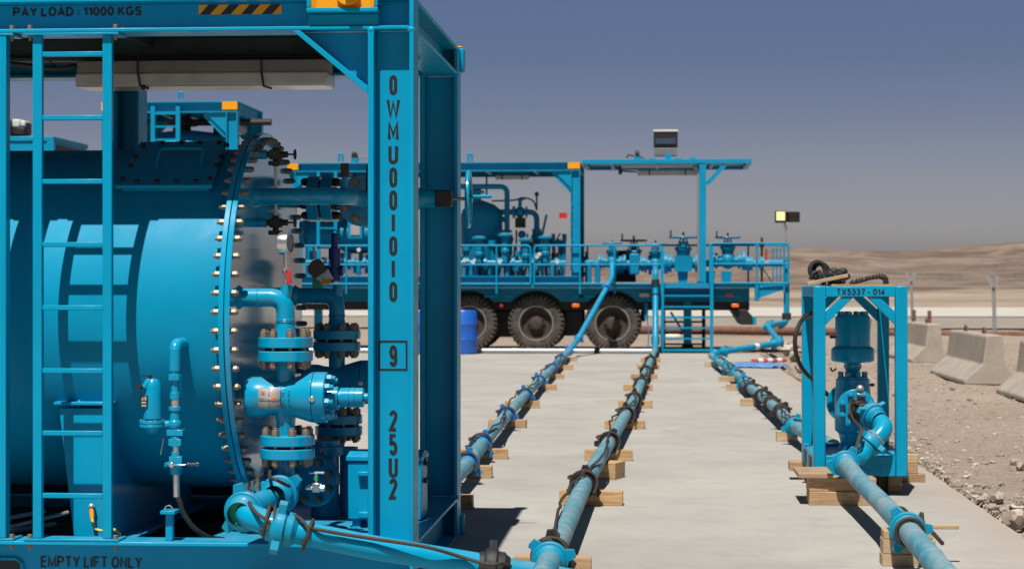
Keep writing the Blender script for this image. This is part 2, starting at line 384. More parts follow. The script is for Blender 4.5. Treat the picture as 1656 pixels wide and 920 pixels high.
# ------------------------------------------------------------------ lettering
def ribbon(mb, pts, t, closed=False, Y=0.0, th=.001):
    n = len(pts); L = []; Rr = []
    for i in range(n):
        p = Vector(pts[i])
        a = Vector(pts[i - 1]) if (closed or i > 0) else None; c = Vector(pts[(i + 1) % n]) if (closed or i < n - 1) else None
        d0 = (p - a).normalized() if a is not None else None; d1 = (c - p).normalized() if c is not None else None
        if d0 is None: d0 = d1
        if d1 is None: d1 = d0
        n0 = Vector((-d0.y, d0.x)); n1 = Vector((-d1.y, d1.x)); m = (n0 + n1)
        m = m.normalized() if m.length > .2 else n0
        k = t / 2 / max(.5, m.dot(n0)); L.append(p + m * k); Rr.append(p - m * k)
    vs = []
    for p, q in zip(L, Rr): vs += [(p.x, Y - th, p.y), (q.x, Y - th, q.y), (p.x, Y, p.y), (q.x, Y, q.y)]
    fs = []
    for i in range(n if closed else n - 1):
        a = 4 * i; b = 4 * ((i + 1) % n); fs += [(a, a + 1, b + 1, b), (a, b, b + 2, a + 2), (a + 1, a + 3, b + 3, b + 1)]
    mb.add(vs, fs)
def arc(cx, cy, rx, ry, a0, a1, k=10):
    return [(cx + rx * math.cos(math.radians(a0 + (a1 - a0) * i / k)), cy + ry * math.sin(math.radians(a0 + (a1 - a0) * i / k))) for i in range(k + 1)]
GLY = {
 '0': [(arc(0, .76, .5, .24, 0, 180) + arc(0, .24, .5, .24, 180, 360), True)],
 'W': [([(-.5, 1), (-.26, 0), (0, .85), (.26, 0), (.5, 1)], False)],
 'M': [([(-.5, 0), (-.5, 1), (0, .25), (.5, 1), (.5, 0)], False)],
 'U': [([(-.5, 1)] + arc(0, .24, .5, .24, 180, 360) + [(.5, 1)], False)],
 '1': [([(0, 0), (0, 1)], False), ([(-.13, .83), (-.02, .985)], False)],
 '2': [(arc(0, .76, .5, .24, 170, -30, 12) + [(-.5, .0), (.55, .0)], False)],
 '5': [([(.48, 1), (-.42, 1), (-.46, .56)] + arc(0, .30, .5, .30, 125, -160, 14), False)],
 '9': [(arc(0, .70, .5, .30, 0, 360, 20)[:-1], True), ([(.5, .72), (.5, .30)] + arc(0, .24, .5, .24, 0, -165, 10), False)],
}
def glyph(ch, cx, z0, z1, w, t, Y, parent):
    mb = MB()
    for k, (pts, cl) in enumerate(GLY[ch]):
        ribbon(mb, [(cx + x * (w - t), z0 + t / 2 + y * (z1 - z0 - t)) for x, y in pts], t, cl, Y - .0004 - k * .0003, .0006)
    return mb.build('lettering', M['ink'], parent, smooth=0)

def _c(cx, cy, rx, ry, a0, a1, k=12): return arc(cx, cy, rx, ry, a0, a1, k)
SANS = {   # advance width, strokes (points, closed) in a box 0..w by 0..1
 'P': (.62, [([(0, 0), (0, 1), (.36, 1)] + _c(.36, .74, .24, .26, 90, -90, 8)[1:] + [(.0, .48)], 0)]),
 'A': (.68, [([(0, 0), (.34, 1), (.68, 0)], 0), ([(.13, .30), (.55, .30)], 0)]),
 'Y': (.64, [([(0, 1), (.32, .45), (.64, 1)], 0), ([(.32, .45), (.32, 0)], 0)]),
 'L': (.50, [([(0, 1), (0, 0), (.50, 0)], 0)]),
 'O': (.70, [(_c(.35, .5, .35, .5, 0, 360, 24)[:-1], 1)]),
 'D': (.64, [([(0, 0), (0, 1), (.24, 1)] + _c(.24, .5, .40, .5, 90, -90, 12)[1:-1] + [(.24, 0)], 1)]),
 ':': (.02, [([(0, .04), (0, .17)], 0), ([(0, .50), (0, .63)], 0)]),
 '0': (.50, [(_c(.25, .5, .25, .5, 0, 360, 22)[:-1], 1)]),
 '1': (.24, [([(.24, 0), (.24, .98)], 0), ([(.0, .70), (.22, .95)], 0)]),
 'K': (.60, [([(0, 0), (0, 1)], 0), ([(.56, 1), (.04, .42)], 0), ([(.20, .58), (.60, 0)], 0)]),
 'G': (.68, [(_c(.35, .5, .35, .5, 48, 345, 18) + [(.68, .44), (.40, .44)], 0)]),
 'S': (.58, [([(.55, .78)] + _c(.29, .755, .25, .245, 30, 270, 10) + _c(.29, .26, .28, .26, 90, -155, 11)[1:], 0)]),
 'E': (.54, [([(.54, 1), (0, 1), (0, 0), (.55, 0)], 0), ([(.03, .53), (.50, .53)], 0)]),
 'M': (.74, [([(0, 0), (0, 1), (.37, .08), (.74, 1), (.74, 0)], 0)]),
 'T': (.60, [([(0, 1), (.60, 1)], 0), ([(.30, .97), (.30, 0)], 0)]),
 'I': (.02, [([(0, 0), (0, 1)], 0)]),
 'F': (.52, [([(.52, 1), (0, 1), (0, 0)], 0), ([(.03, .52), (.46, .52)], 0)]),
 'N': (.60, [([(0, 0), (0, 1), (.60, 0), (.60, 1)], 0)]),
 'X': (.62, [([(0, 1), (.62, 0)], 0), ([(.62, 1), (0, 0)], 0)]),
 'B': (.58, [([(0, 0), (0, 1), (.33, 1)] + _c(.33, .77, .22, .23, 90, -90, 8)[1:] + [(.0, .54)], 0), ([(.30, .53)] + _c(.32, .265, .26, .265, 90, -90, 8) + [(0, 0)], 0)]),
 '5': (.50, [([(.46, 1), (.09, 1), (.04, .53)] + _c(.24, .33, .27, .33, 120, -150, 12), 0)]),
 '3': (.50, [(_c(.24, .76, .23, .24, 160, -80, 10) + _c(.24, .27, .26, .27, 80, -165, 11), 0)]),
 '7': (.50, [([(0, 1), (.50, 1), (.17, 0)], 0)]),
 '4': (.54, [([(.38, 0), (.38, 1), (0, .27), (.54, .27)], 0)]),
 '-': (.30, [([(0, .40), (.30, .40)], 0)]),
}
def text_on(s, x0, x1, z0, z1, Y, parent, mat='ink', name='lettering', t=.215, gap=.23, space=.34):
    h = z1 - z0; tot = 0.0; pos = []
    for ch in s:
        if ch == ' ': tot += space; continue
        pos.append((ch, tot)); tot += SANS[ch][0] + t * .9 + (gap - t * .5)
    tot -= gap - t * .5 + t * .9 - t; k = (x1 - x0) / (tot * h); mb = MB()
    for ch, u in pos:
        for q, (pts, cl) in enumerate(SANS[ch][1]):
            ribbon(mb, [(x0 + (u + t / 2 + x) * h * k, z0 + (t / 2 + y * (1 - t)) * h) for x, y in pts], t * h * min(1, k * 1.05), bool(cl), Y - .0003 - q * .0003, .0006)
    return mb.build(name, M[mat], parent, smooth=0)
# ------------------------------------------------------------------ ground, slab, track, hills
from mathutils import noise as mnoise
def hgt(x, y):
    z = -.02 + .035 * mnoise.noise((x * .55, y * .55, 0)) + .02 * mnoise.noise((x * 2.3, y * 2.3, 3))
    if -9.6 < x < 2.12 and 1 < y < 41.6: z = -.10
    if y > 118: z += min(1, (y - 118) / 30) * (.35 + .75 * mnoise.noise((x * .045, y * .02, 7)) + .3 * mnoise.noise((x * .16, y * .05, 9)))
    return z
def axis(segs):
    out = [segs[0][0]]
    for a, b, s in segs:
        n = max(1, round((b - a) / s)); out += [a + (b - a) * (i + 1) / n for i in range(n)]
    return out
xs = axis([(-4000, -400, 600), (-400, -60, 40), (-60, -10, 5), (-10, 2, 2), (2, 2.2, .1), (2.2, 12, .2), (12, 60, 2), (60, 400, 17), (400, 4000, 600)])
ys = axis([(-200, 0, 40), (0, 8, 2), (8, 45, .35), (45, 120, 2.5), (120, 240, 5), (240, 900, 60), (900, 6000, 850)])
mb = MB()
mb.add([(x, y, hgt(x, y)) for y in ys for x in xs], [(j * len(xs) + i, j * len(xs) + i + 1, (j + 1) * len(xs) + i + 1, (j + 1) * len(xs) + i) for j in range(len(ys) - 1) for i in range(len(xs) - 1)])
tag(mb.build('ground', M['sand'], smooth=60), kind='structure')
# slab with a slightly ragged cast edge
mb = MB(); ey = [2 + .25 * i for i in range(158)]
edge = [(2.06 + .012 * mnoise.noise((y * 3.0, 0, 0)) + .010 * mnoise.noise((y * 9, 5, 0)), y) for y in ey]
poly = [(-9.5, 2, -.13)] + [(x, y, -.13) for x, y in edge] + [(-9.5, ey[-1], -.13)]
mb.prism(poly, (0, 0, .13)); tag(mb.build('concrete_slab', M['slab'], smooth=0), kind='structure')
mb = MB(); mb.add([(-300, 66, .035), (300, 62, .035), (300, 85, .035), (-300, 86, .035)], [(0, 1, 2, 3)])
tag(mb.build('gravel_verge', M['gravel'], smooth=0), kind='structure')
mb = MB(); mb.add([(-300, 86.5, .06), (300, 85.5, .06), (300, 121, .06), (-300, 120, .06)], [(0, 1, 2, 3)])
tag(mb.build('road', M['track'], smooth=0), kind='structure')
prof = [(-3000, 425), (-600, 436), (700, 446), (900, 441), (1060, 431), (1180, 416), (1280, 404), (1330, 404.5), (1380, 408), (1440, 411.5), (1475, 411), (1520, 406), (1600, 402), (1656, 398), (1800, 392), (2100, 402), (2800, 396), (4200, 410)]
def pr(px):
    for (a, ya), (b, yb) in zip(prof, prof[1:]):
        if a <= px <= b:
            t = (px - a) / (b - a); t = t * t * (3 - 2 * t); return ya + (yb - ya) * t
    return 420
pxs = axis([(-3000, 600, 200), (600, 1200, 30), (1200, 1760, 5), (1760, 4200, 120)]); rows = axis([(330, 1100, 14), (1100, 1700, 150)])
mb = MB(); vs = []
for Y in rows:
    for px in pxs:
        u = (px - CX) / F; X = Y * (u * CT - ST) / (CT + u * ST); crest = (460 - pr(px)) * 1130 / 3200
        t = (Y - 330) / 770.0
        if t <= 1: k = (t * t * (3 - 2 * t)) ** 1.15 * (1 + .30 * mnoise.noise((X * .006, Y * .004, 2)) * (1 - t) * 1.6)
        else: k = max(0, 1 - ((Y - 1100) / 600) ** 1.2)
        gul = mnoise.fractal((X * .011, Y * .0035, 1), 1.0, 2.0, 6) * 5.0 * t * (1 - t ** 3) + mnoise.noise((X * .05, Y * .02, 4)) * 1.3 * t * (1 - t ** 2) if t <= 1 else 0
        vs.append((X, Y, -1.0 + (crest + 2.2) * k + gul))
n = len(pxs)
mb.add(vs, [(j * n + i, j * n + i + 1, (j + 1) * n + i + 1, (j + 1) * n + i) for j in range(len(rows) - 1) for i in range(n - 1)])
tag(mb.build('hills', M['hills'], smooth=60), kind='structure')

# ------------------------------------------------------------------ the vessel skid in front
XR, XI, XL = -1.131, -1.344, -7.2
ZT, ZB = 2.77, 2.612
sk = thing('separator_skid', (-4.2, 10.2, 0), 'big teal framed vessel skid with ladder and bolted round end cover, front unit', 'vessel skid')
T = M['teal']
def hbeam_x(name, x0, x1, y0, y1, z0, z1, yw, tf=.017, parent=sk, mat=T):
    b = MB(); b.box(x0, x1, y0, y1, z0, z0 + tf).box(x0, x1, y0, y1, z1 - tf, z1).box(x0, x1, yw, yw + .012, z0 + tf, z1 - tf)
    return b.build(name, mat, parent, .003)
def hbeam_y(name, y0, y1, x0, x1, z0, z1, xw, tf=.017, parent=sk, mat=T):
    b = MB(); b.box(x0, x1, y0, y1, z0, z0 + tf).box(x0, x1, y0, y1, z1 - tf, z1).box(xw, xw + .012, y0, y1, z0 + tf, z1 - tf)
    return b.build(name, mat, parent, .003)
hbeam_x('top_beam', XL, XR - .0215, 9.1, 9.292, ZB, ZT, 9.190)
hbeam_x('top_beam', XL, XR - .0215, 11.1, 11.292, ZB, ZT, 11.19)
hbeam_y('top_beam', 9.296, 11.098, XR - .19, XR, ZB, ZT, XR - .095)
hbeam_y('top_beam', 9.296, 11.098, XL, XL + .19, ZB, ZT, XL + .095)
hbeam_x('base_beam', XL, XR - .0215, 9.1, 9.292, 0, .226, 9.190)
hbeam_x('base_beam', XL, XR - .0215, 11.1, 11.292, 0, .226, 11.19)
hbeam_y('base_beam', 9.296, 11.098, XR - .19, XR, 0, .226, XR - .095)
hbeam_y('base_beam', 9.296, 11.098, XL, XL + .19, 0, .226, XL + .095)
def post(y0, xr, xi, top=ZT + .003, parent=sk, full=True):
    b = MB(); b.box(xr - .0195, xr, y0 - .001, y0 + .193, 0 if full else .228, top)
    b.box(xi, xi + .027, y0 - .001, y0 + .193, .228, ZB - .002)
    b.box(xi + .027, xr - .0195, y0 + .09, y0 + .102, .228, ZB - .002)
    # weld beads where the flanges meet the beams
    for z in (ZB - .002, .232):
        for x in (xi + .013, xr - .012): b.sphere((x, y0 + .006, z), .021, 8, 6, 0, (1, .5, .75))
    return b.build('post', T, parent, .003)
p_f = post(9.1, XR, XI); post(11.1, XR, XI)
post(9.1, XL + .213, XL); post(11.1, XL + .213, XL)
a = W(182, 140, 11.1); c = W(224, 140, 11.1)
post(11.1, c.x, a.x, top=ZB - .002, full=False)
# roof plate and the middle beam that carries the light
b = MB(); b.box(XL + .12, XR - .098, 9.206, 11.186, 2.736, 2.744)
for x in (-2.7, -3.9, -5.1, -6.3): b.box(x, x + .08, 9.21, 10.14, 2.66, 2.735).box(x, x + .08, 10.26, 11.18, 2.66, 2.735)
b.build('roof_plate', M['shade_dark'], sk, .002)
hbeam_x('middle_beam', XL + .12, XR - .11, 10.15, 10.25, 2.60, 2.734, 10.194, mat=M['shade_dark'])
# corner gusset
b = MB(); g0, g1 = W(473, 50, 9.1), W(595.5, 152, 9.1)
b.prism([(g0.x, 9.19, ZB - .003), (XI - .001, 9.19, ZB - .003), (XI - .001, 9.19, g1.z)], (0, .01, 0))
dv = (g1 - g0).normalized(); nv = Vector((-dv.z, 0, dv.x)) * -.014
b.prism([(g0.x, 9.101, ZB - .003), (g0.x + .035, 9.101, ZB - .003), (XI - .0005, 9.101, g1.z + .035), (XI - .0005, 9.101, g1.z)], (0, .088, 0))
b.build('corner_gusset', T, sk, .002)
# lifting pocket in the top beam: blue box, orange recess, dark pin
b = MB(); l0, l1 = W(498, 41.5, 9.1), W(611, 21.5, 9.1); xa, xb = W(497, 20, 9.1).x, W(612.5, 20, 9.1).x
b.box(l0.x, l1.x, 9.112, 9.188, ZB + .0185, l1.z)
b.box(xa, xb, 9.068, 9.188, l1.z + .001, l1.z + .024)
b.box(xa, xa + .021, 9.072, 9.098, l1.z + .0245, ZT + .03).box(xb - .017, xb, 9.072, 9.098, l1.z + .0245, ZT + .03)
lp = b.build('lifting_pocket', T, sk, .005)
b = MB(); z0 = l1.z + .0245
b.box(xa + .0215, xb - .0175, 9.090, 9.098, z0, ZT + .03)
b.prism([(xa + .0215, 9.073, z0), (xa + .0215, 9.0898, z0), (xa + .045, 9.0898, z0)], (0, 0, .12)).prism([(xb - .0175, 9.073, z0), (xb - .0175, 9.0898, z0), (xb - .04, 9.0898, z0)], (0, 0, .12))
b.cyl((W(563, 0, 9.08).x, 9.055, z0 + .062), (W(563, 0, 9.08).x, 9.0895, z0 + .062), .055, n=24)
b.build('lifting_plate', M['orange'], lp, .002)
b = MB(); b.cyl((W(568, 0, 9.05).x, 9.00, z0 + .060), (W(568, 0, 9.05).x, 9.0545, z0 + .060), .031, n=20); b.build('shackle_pin', M['bronze'], lp, .004)
# corner fittings at the back corner
b = MB(); b.box(XR - .06, XR + .022, 11.25, 11.34, 2.64, 2.78); cf = b.build('corner_fitting', T, sk, .012)
b = MB(); b.box(XR - .055, XR + .012, 11.255, 11.335, 2.781, 2.79); b.build('orange_cap', M['orange'], cf, .003)
b = MB(); b.box(XR - .06, XR + .022, 11.25, 11.34, 0, .115); b.build('corner_fitting', T, sk, .012)
# floor: grating trough under the vessel, plate at the piping end
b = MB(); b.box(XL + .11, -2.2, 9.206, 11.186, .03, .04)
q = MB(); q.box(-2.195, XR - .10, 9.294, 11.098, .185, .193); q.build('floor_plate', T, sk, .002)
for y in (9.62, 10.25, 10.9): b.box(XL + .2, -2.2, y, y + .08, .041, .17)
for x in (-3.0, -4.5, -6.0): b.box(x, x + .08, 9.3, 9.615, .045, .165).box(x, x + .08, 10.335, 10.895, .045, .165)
b.build('floor_trough', M['shade_dark'], sk, .002)  # floor coloured near-black to deepen the shade under the vessel
b = MB(); b.box(XL + .2, -2.3, 11.12, 11.13, .228, .46); b.build('added_dark_board', M['shade_dark'], sk)  # board added behind the vessel to keep the gap below it black
# forklift pocket and lettering on the web
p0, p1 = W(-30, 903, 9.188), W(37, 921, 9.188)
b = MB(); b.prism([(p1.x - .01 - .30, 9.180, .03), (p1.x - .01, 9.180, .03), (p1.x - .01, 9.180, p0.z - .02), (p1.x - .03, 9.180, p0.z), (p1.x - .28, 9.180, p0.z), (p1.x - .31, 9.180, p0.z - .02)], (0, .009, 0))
fp = b.build('forklift_pocket_shade', M['ink'], sk)  # flat panel; the pocket's dark hollow is put in its colour
b = MB(); ring = [(p1.x - .31, 9.178, .03), (p1.x - .31, 9.178, p0.z - .018), (p1.x - .285, 9.178, p0.z + .004), (p1.x - .03, 9.178, p0.z + .004), (p1.x - .002, 9.178, p0.z - .018), (p1.x - .002, 9.178, .03)]
b.tube(ring, .008, 6); b.build('pocket_rim', T, fp)
w0, w1 = W(21, 28, 9.189), W(229, 10.5, 9.189)
text_on("PAY LOAD : 11000 KGS", w0.x, w1.x, w0.z, w1.z, 9.1885, sk)
w0, w1 = W(66, 917.5, 9.189), W(230, 899, 9.189)
text_on("EMPTY LIFT ONLY", w0.x, w1.x, w0.z, w1.z, 9.1885, sk)
# hazard stripe sticker
s0, s1 = W(321.5, 24.5, 9.189), W(455.5, 7.5, 9.189)
b = MB(); b.box(s0.x, s1.x, 9.1875, 9.1895, s0.z, s1.z); hs = b.build('hazard_sticker', M['orange'], sk)
b = MB(); wd = s1.x - s0.x; st = wd / 8; hh = s1.z - s0.z
for k in range(8):
    if k % 2: continue
    xa_, xb_ = s0.x + st * k + (.0 if k else .0), s0.x + st * (k + 1)
    sl_ = st * .95
    pts = [(xa_ + .004, s0.z), (xb_ + .004, s0.z), (min(xb_ + sl_, s1.x), s1.z), (min(xa_ + sl_ + 0, s1.x), s1.z)]
    b.prism([(x, 9.1865, z) for x, z in pts], (0, .0008, 0))
b.build('black_stripes', M['ink'], hs)
# vertical lettering on the post web
YW = 9.1895
def ly(y): return W(636, y, YW).z
mpx = W(637, 300, YW).x - W(636, 300, YW).x
for ch, y0, y1, w in (('0', 122, 154, 13), ('W', 159.5, 191, 22.5), ('M', 197, 228, 18), ('U', 234, 265.5, 16), ('0', 271, 303, 13), ('0', 308, 340, 13), ('1', 344.5, 376, 7), ('0', 382, 413.5, 13), ('1', 419, 450.5, 7), ('0', 455.5, 488, 13),
                      ('9', 558, 592.5, 13), ('2', 663, 697, 13.5), ('5', 701, 736, 13.5), ('U', 738, 772, 15), ('2', 773, 807, 13.5)):
    glyph(ch, W(636, 300, YW).x, ly(y1), ly(y0), w * mpx, (5.2 if ch in 'WM' else 5.4) * mpx, YW, sk)
b = MB(); x0, x1 = W(613.5, 0, YW).x, W(657.5, 0, YW).x; z0, z1 = ly(597.5), ly(552)
ribbon(b, [(x0, z0), (x1, z0), (x1, z1), (x0, z1)], 3 * mpx, True, YW - .0004, .0006); b.build('number_box', M['ink'], sk, smooth=0)

# ladders bolted to the beam flanges
def bolt_down(x, y, z, parent):
    b = MB(); b.cyl((x, y, z), (x, y, z + .018), .013, n=6).cyl((x, y, z - .055), (x, y, z), .007, n=8).cyl((x, y, z - .045), (x, y, z - .028), .012, n=6)
    b.build('mounting_bolt', M['zinc'], parent, .001)
def ladder(px_l, px_r, name='ladder'):
    yl = 9.118
    xa, xb = W(px_l, 400, yl).x, W(px_r, 400, yl).x
    b = MB()
    for x in (xa, xb): b.box(x - .022, x + .022, yl, yl + .035, .238, ZB - .0135)
    L = b.build('ladder', T, sk, .003)
    for y in (87, 190, 293, 395, 497, 599, 700, 801):
        z = W(115, y, yl).z; r = MB(); r.box(xa + .0225, xb - .0225, yl + .004, yl + .029, z - .013, z + .010); r.build('rung', T, L, .003)
    for za_, zb_ in ((ZB - .013, ZB - .0015), (.2275, .2375)): q = MB(); q.box(xa - .06, xb + .06, 9.098, 9.24, za_, zb_); q.build('mounting_plate', T, L, .002)
    for x in (xa - .035, xb + .04): bolt_down(x, 9.122, ZB + .018, L); bolt_down(x, 9.122, .238, L)
    return L
ladder(60, 173)
xa, xb = W(-40, 400, 9.10).x, W(9.5, 400, 9.10).x
b = MB(); b.box(xa, xb, 9.102, 9.165, .2385, ZB - .0135); mp_ = b.build('middle_post', T, sk, .004)
for za_, zb_ in ((ZB - .013, ZB - .0015), (.2275, .2375)): q = MB(); q.box(xa - .04, xb + .035, 9.099, 9.24, za_, zb_); q.build('mounting_plate', T, mp_, .002)
bolt_down(xb + .022, 9.122, ZB + .018, mp_); bolt_down(xb + .022, 9.122, .238, mp_)

# fluorescent fitting under the middle beam
b = MB(); b.pbox(124, 98.5, 527, 117, 10.08, 10.30); lf = b.build('light_fixture', M['grey'], sk, .008)
b = MB(); b.pbox(121, 118, 530, 138, 10.07, 10.31); b.build('diffuser', M['cream'], lf, .012, seg=2)
for px in (222, 422):
    q = MB(); a0, a1 = W(px, 96, 10.06), W(px + 4, 139.5, 10.06)
    q.tube([(a0.x, 10.062, a0.z), ((a0.x + a1.x) / 2 - .004, 10.058, (a0.z + a1.z) / 2), (a1.x, 10.066, a1.z), (a1.x + .03, 10.12, a1.z - .006)], .006, 6); q.build('strap', M['cable'], lf)
q = MB(); q.sphere(W(232, 142, 10.07), .014, 10, 6); q.build('clip', M['cable'], lf)
q = MB(); q.tube(smooth_path([W(-60, 103, 10.16), W(20, 104, 10.16), W(60, 109, 10.16), W(95, 111, 10.15), W(124, 108, 10.15)]), .013, 8)
q.tube(smooth_path([W(80, 99, 10.16), W(92, 108, 10.13), W(108, 106, 10.12), W(120, 104, 10.14)]), .004, 6); q.build('power_cable', M['cable'], sk)

# ---- vessel, end flange and end cover
XF, YC, ZC, RS, RF = -2.035, 10.25, 1.255, .88, .965
b = MB(); b.lathe([(0, RS), (4.0, RS), (4.18, RS * .96), (4.36, RS * .82), (4.48, RS * .55), (4.53, .001)], (XF - .056, YC, ZC), (-1, 0, 0), 128, True)
b.torus((XF - 1.75, YC, ZC), (1, 0, 0), RS - .0035, .006, 128, 6)
ves = b.build('vessel', M['tank'], sk, smooth=40)
b = MB(); b.lathe([(-.056, RF), (-.0305, RF)], (XF, YC, ZC), (1, 0, 0), 128); b.lathe([(-.0305, RF - .012), (-.0265, RF - .012)], (XF, YC, ZC), (1, 0, 0), 96)
ef = b.build('end_flange', T, sk, .003)
b = MB(); b.lathe([(-.0265, RF), (0, RF)], (XF, YC, ZC), (1, 0, 0), 128); b.build('end_cover', M['cover'], ef, .003)
b = MB(); b.cyl((-.098, 0, 0), (-.056, 0, 0), .0105, n=10).cyl((-.083, 0, 0), (-.0562, 0, 0), .0172, n=6).cyl((-.0565, 0, 0), (.0005, 0, 0), .007, n=6).cyl((0.0002, 0, 0), (.026, 0, 0), .0172, n=6).cyl((.026, 0, 0), (.034, 0, 0), .0105, n=10)
bolt = b.build('flange_bolt', M['zinc'], ef, .001); bx = Vector((XF - .032, 0, 0))
NB = 64
bo = Vector(((-.098 + .034) / 2, 0, -.0195))
for k in range(NB):
    a = 2 * math.pi * (k + .5) / NB
    c = Vector((XF, YC + .93 * math.cos(a), ZC + .93 * math.sin(a)))
    if k == 0: bolt.location = c + Vector((-.032, 0, 0)) + Vector((0, 0, -.0172)) - WO[ef.name]
    else:
        j = bolt.copy(); sc.collection.objects.link(j); j.parent = ef; j.location = c + Vector((-.032, 0, -.0172)) - WO[ef.name]
# inspection plate on top of the vessel
A0, A1, B0, B1 = W(185, 300, 9.60), W(343, 303.5, 9.60), W(228, 231, 10.05), W(368, 231, 10.0)
zt0, zt1 = A0.z, 2.165
P = [Vector((A0.x, 9.60, A0.z)), Vector((A1.x, 9.60, A0.z)), Vector((A1.x - .02, 10.02, zt1)), Vector((A0.x + .02, 10.02, zt1))]
nrm = (P[1] - P[0]).cross(P[3] - P[0]).normalized()
b = MB(); b.prism(P, nrm * -.022); b.prism([p + (sum(P, Vector()) / 4 - p) * .10 - nrm * .0225 for p in P], nrm * -.10)
hp = b.build('inspection_plate', M['tank'], sk, .004)
q = MB(); ux = (P[1] - P[0]).normalized(); uy = (P[3] - P[0]).normalized(); Lx = (P[1] - P[0]).length; Ly = (P[3] - P[0]).length
def on(u, v, h=0): return P[0] + ux * Lx * u + uy * Ly * v + nrm * h
q.tube(bend([on(.32, .42, -.002), on(.32, .62, .05), on(.78, .62, .05), on(.78, .42, -.002)], .03), .008, 8); q.build('lift_handle', M['tank'], hp)
for u, v in [(.05, .12), (.22, .06), (.42, .06), (.62, .06), (.82, .06), (.95, .12), (.05, .42), (.95, .42), (.95, .62), (.05, .62), (.06, .88), (.25, .94), (.45, .94), (.65, .94), (.85, .94), (.95, .88)]:
    q = MB(); q.cyl(on(u, v, -.001), on(u, v, .014), .013, n=6); q.build('plate_bolt', M['bronze'], hp, .001)
# saddle support
x0, x1 = W(97, 700, 9.44).x, W(182, 700, 9.44).x
def saddle(x0, x1, name='saddle'):
    b = MB(); zb = .19
    top = [(YC + RS * math.cos(t) * 1.0, ZC + RS * math.sin(t) * 1.0) for t in [math.radians(d) for d in range(206, 335, 8)]]
    poly = [(9.445, zb)] + [(9.445, .845)] + top + [(11.06, .845), (11.05, zb)]
    for x in (x0 + .085, x1 - .03): b.prism([(x, y, z) for y, z in poly], (.012, 0, 0))
    b.prism([(x0, 9.425, .83), (x1, 9.425, .83), (x1 - .0, 9.425, zb), (x0 + .075, 9.425, zb)], (0, .012, 0))
    b.prism([(x0, 11.06, .83), (x1, 11.06, .83), (x1 - .0, 11.062, zb), (x0 + .075, 11.062, zb)], (0, .012, 0))
    b.box(x0 - .02, x1 + .01, 9.40, 9.475, .8455, .862).box(x0 + .04, x1 + .04, 9.36, 9.444, .191, .206)
    b.box(x0 + .03, x1 + .08, 9.36, 11.05, .171, .1895)
    return b.build(name, T, sk, .003)
saddle(x0, x1); saddle(-6.0, -5.72)
# earth cable on the saddle
q = MB(); q.tube(smooth_path([W(148, 820, 9.40), W(149, 838, 9.38), W(153, 853, 9.36), W(166, 858, 9.33), W(184, 856, 9.28), W(193, 862, 9.24), W(193, 869, 9.22)]), .0075, 8); ec = q.build('earth_cable', M['yellow'], sk)
q = MB(); q.cyl(W(148, 818, 9.39), W(148, 818, 9.47), .016, n=6); q.sphere(W(148, 818, 9.395), .014); q.build('terminal', M['galv'], ec)
q = MB(); q.cyl(W(148, 822, 9.395), W(149, 836, 9.385), .011, n=8); q.build('sleeve', M['orange'], ec)
# loose rods seen under the vessel
for i, (pa, pb) in enumerate([((10, 838), (72, 826)), ((5, 855), (110, 828)), ((8, 860), (90, 846))]):
    q = MB(); q.cyl(W(pa[0], pa[1], 9.35 + .03 * i), W(pb[0], pb[1], 9.62 + .05 * i), .010, n=8); q.build('tie_rod', M['galv'], sk)
# short drain post with cap and ring on the lower flange
q = MB(); a0 = W(274, 868, 9.16); q.box(a0.x - .017, a0.x + .017, 9.15, 9.184, .2265, W(0, 828, 9.15).z); q.box(a0.x - .035, a0.x + .035, 9.12, 9.215, W(0, 828, 9.15).z, W(0, 822, 9.15).z)
dp = q.build('cable_post', T, sk, .003)
q = MB(); zt = W(0, 822, 9.15).z; q.tube([(a0.x + .022 * math.cos(t), 9.145, zt - .004 + .026 * math.sin(t)) for t in [math.pi * i / 10 for i in range(11)]], .003, 6); q.build('ring', M['steel'], dp)
# ---- drain line with steam trap on the front of the vessel
YD = 9.27; V = M['valve']; sD = W(301, 600, YD).x - W(300, 600, YD).x
dx = W(283, 600, YD).x
def zd(y): return W(283, y, YD).z
def px_(dxp): return dx + dxp * sD
b = MB()
b.tube(bend([(dx + .012, 9.41, zd(556)), (dx, 9.27, zd(557)), (dx, 9.27, zd(600))], .04), .029, 16)
b.cyl((dx, YD, zd(573)), (dx, YD, zd(563)), .0285, n=18).cyl((dx, YD, zd(608)), (dx, YD, zd(570)), .0245, n=16)
b.cyl((dx, YD, zd(603)), (dx, YD, zd(598)), .026, n=16).cyl((dx, YD, zd(615)), (dx, YD, zd(605)), .0345, n=8)
b.cyl((dx, YD, zd(636)), (dx, YD, zd(615)), .0195, n=16).cyl((dx, YD, zd(646)), (dx, YD, zd(634)), .026, n=16)
b.cyl((dx, YD, zd(664)), (dx, YD, zd(657)), .031, n=18)
b.cyl((dx, YD, zd(690)), (dx, YD, zd(663)), .025, n=16).sphere((dx, YD, zd(686)), .033, 14, 10)
b.cyl((dx - .09, YD, zd(686)), (dx, YD, zd(686)), .019, n=14)
b.box(dx - .034, dx + .044, YD - .028, YD + .028, zd(704), zd(694))
b.cyl((dx + .004, YD, zd(722)), (dx + .004, YD, zd(706)), .030, n=10).box(dx - .026, dx + .036, YD - .027, YD + .027, zd(720), zd(709))
b.cyl((dx + .004, YD, zd(737)), (dx + .004, YD, zd(730)), .022, n=14)
b.box(dx - .022, dx + .040, YD - .030, YD + .03, zd(755), zd(737)); b.cyl((dx + .004, YD, zd(767)), (dx + .004, YD, zd(754)), .026, .032, n=14)
dr = b.build('drain_line', V, sk, .002)
b = MB(); b.cyl((dx - .02, YD - .03, zd(750)), (dx - .035, YD - .045, zd(750)), .012, n=8); b.build('lever_stop', V, dr)
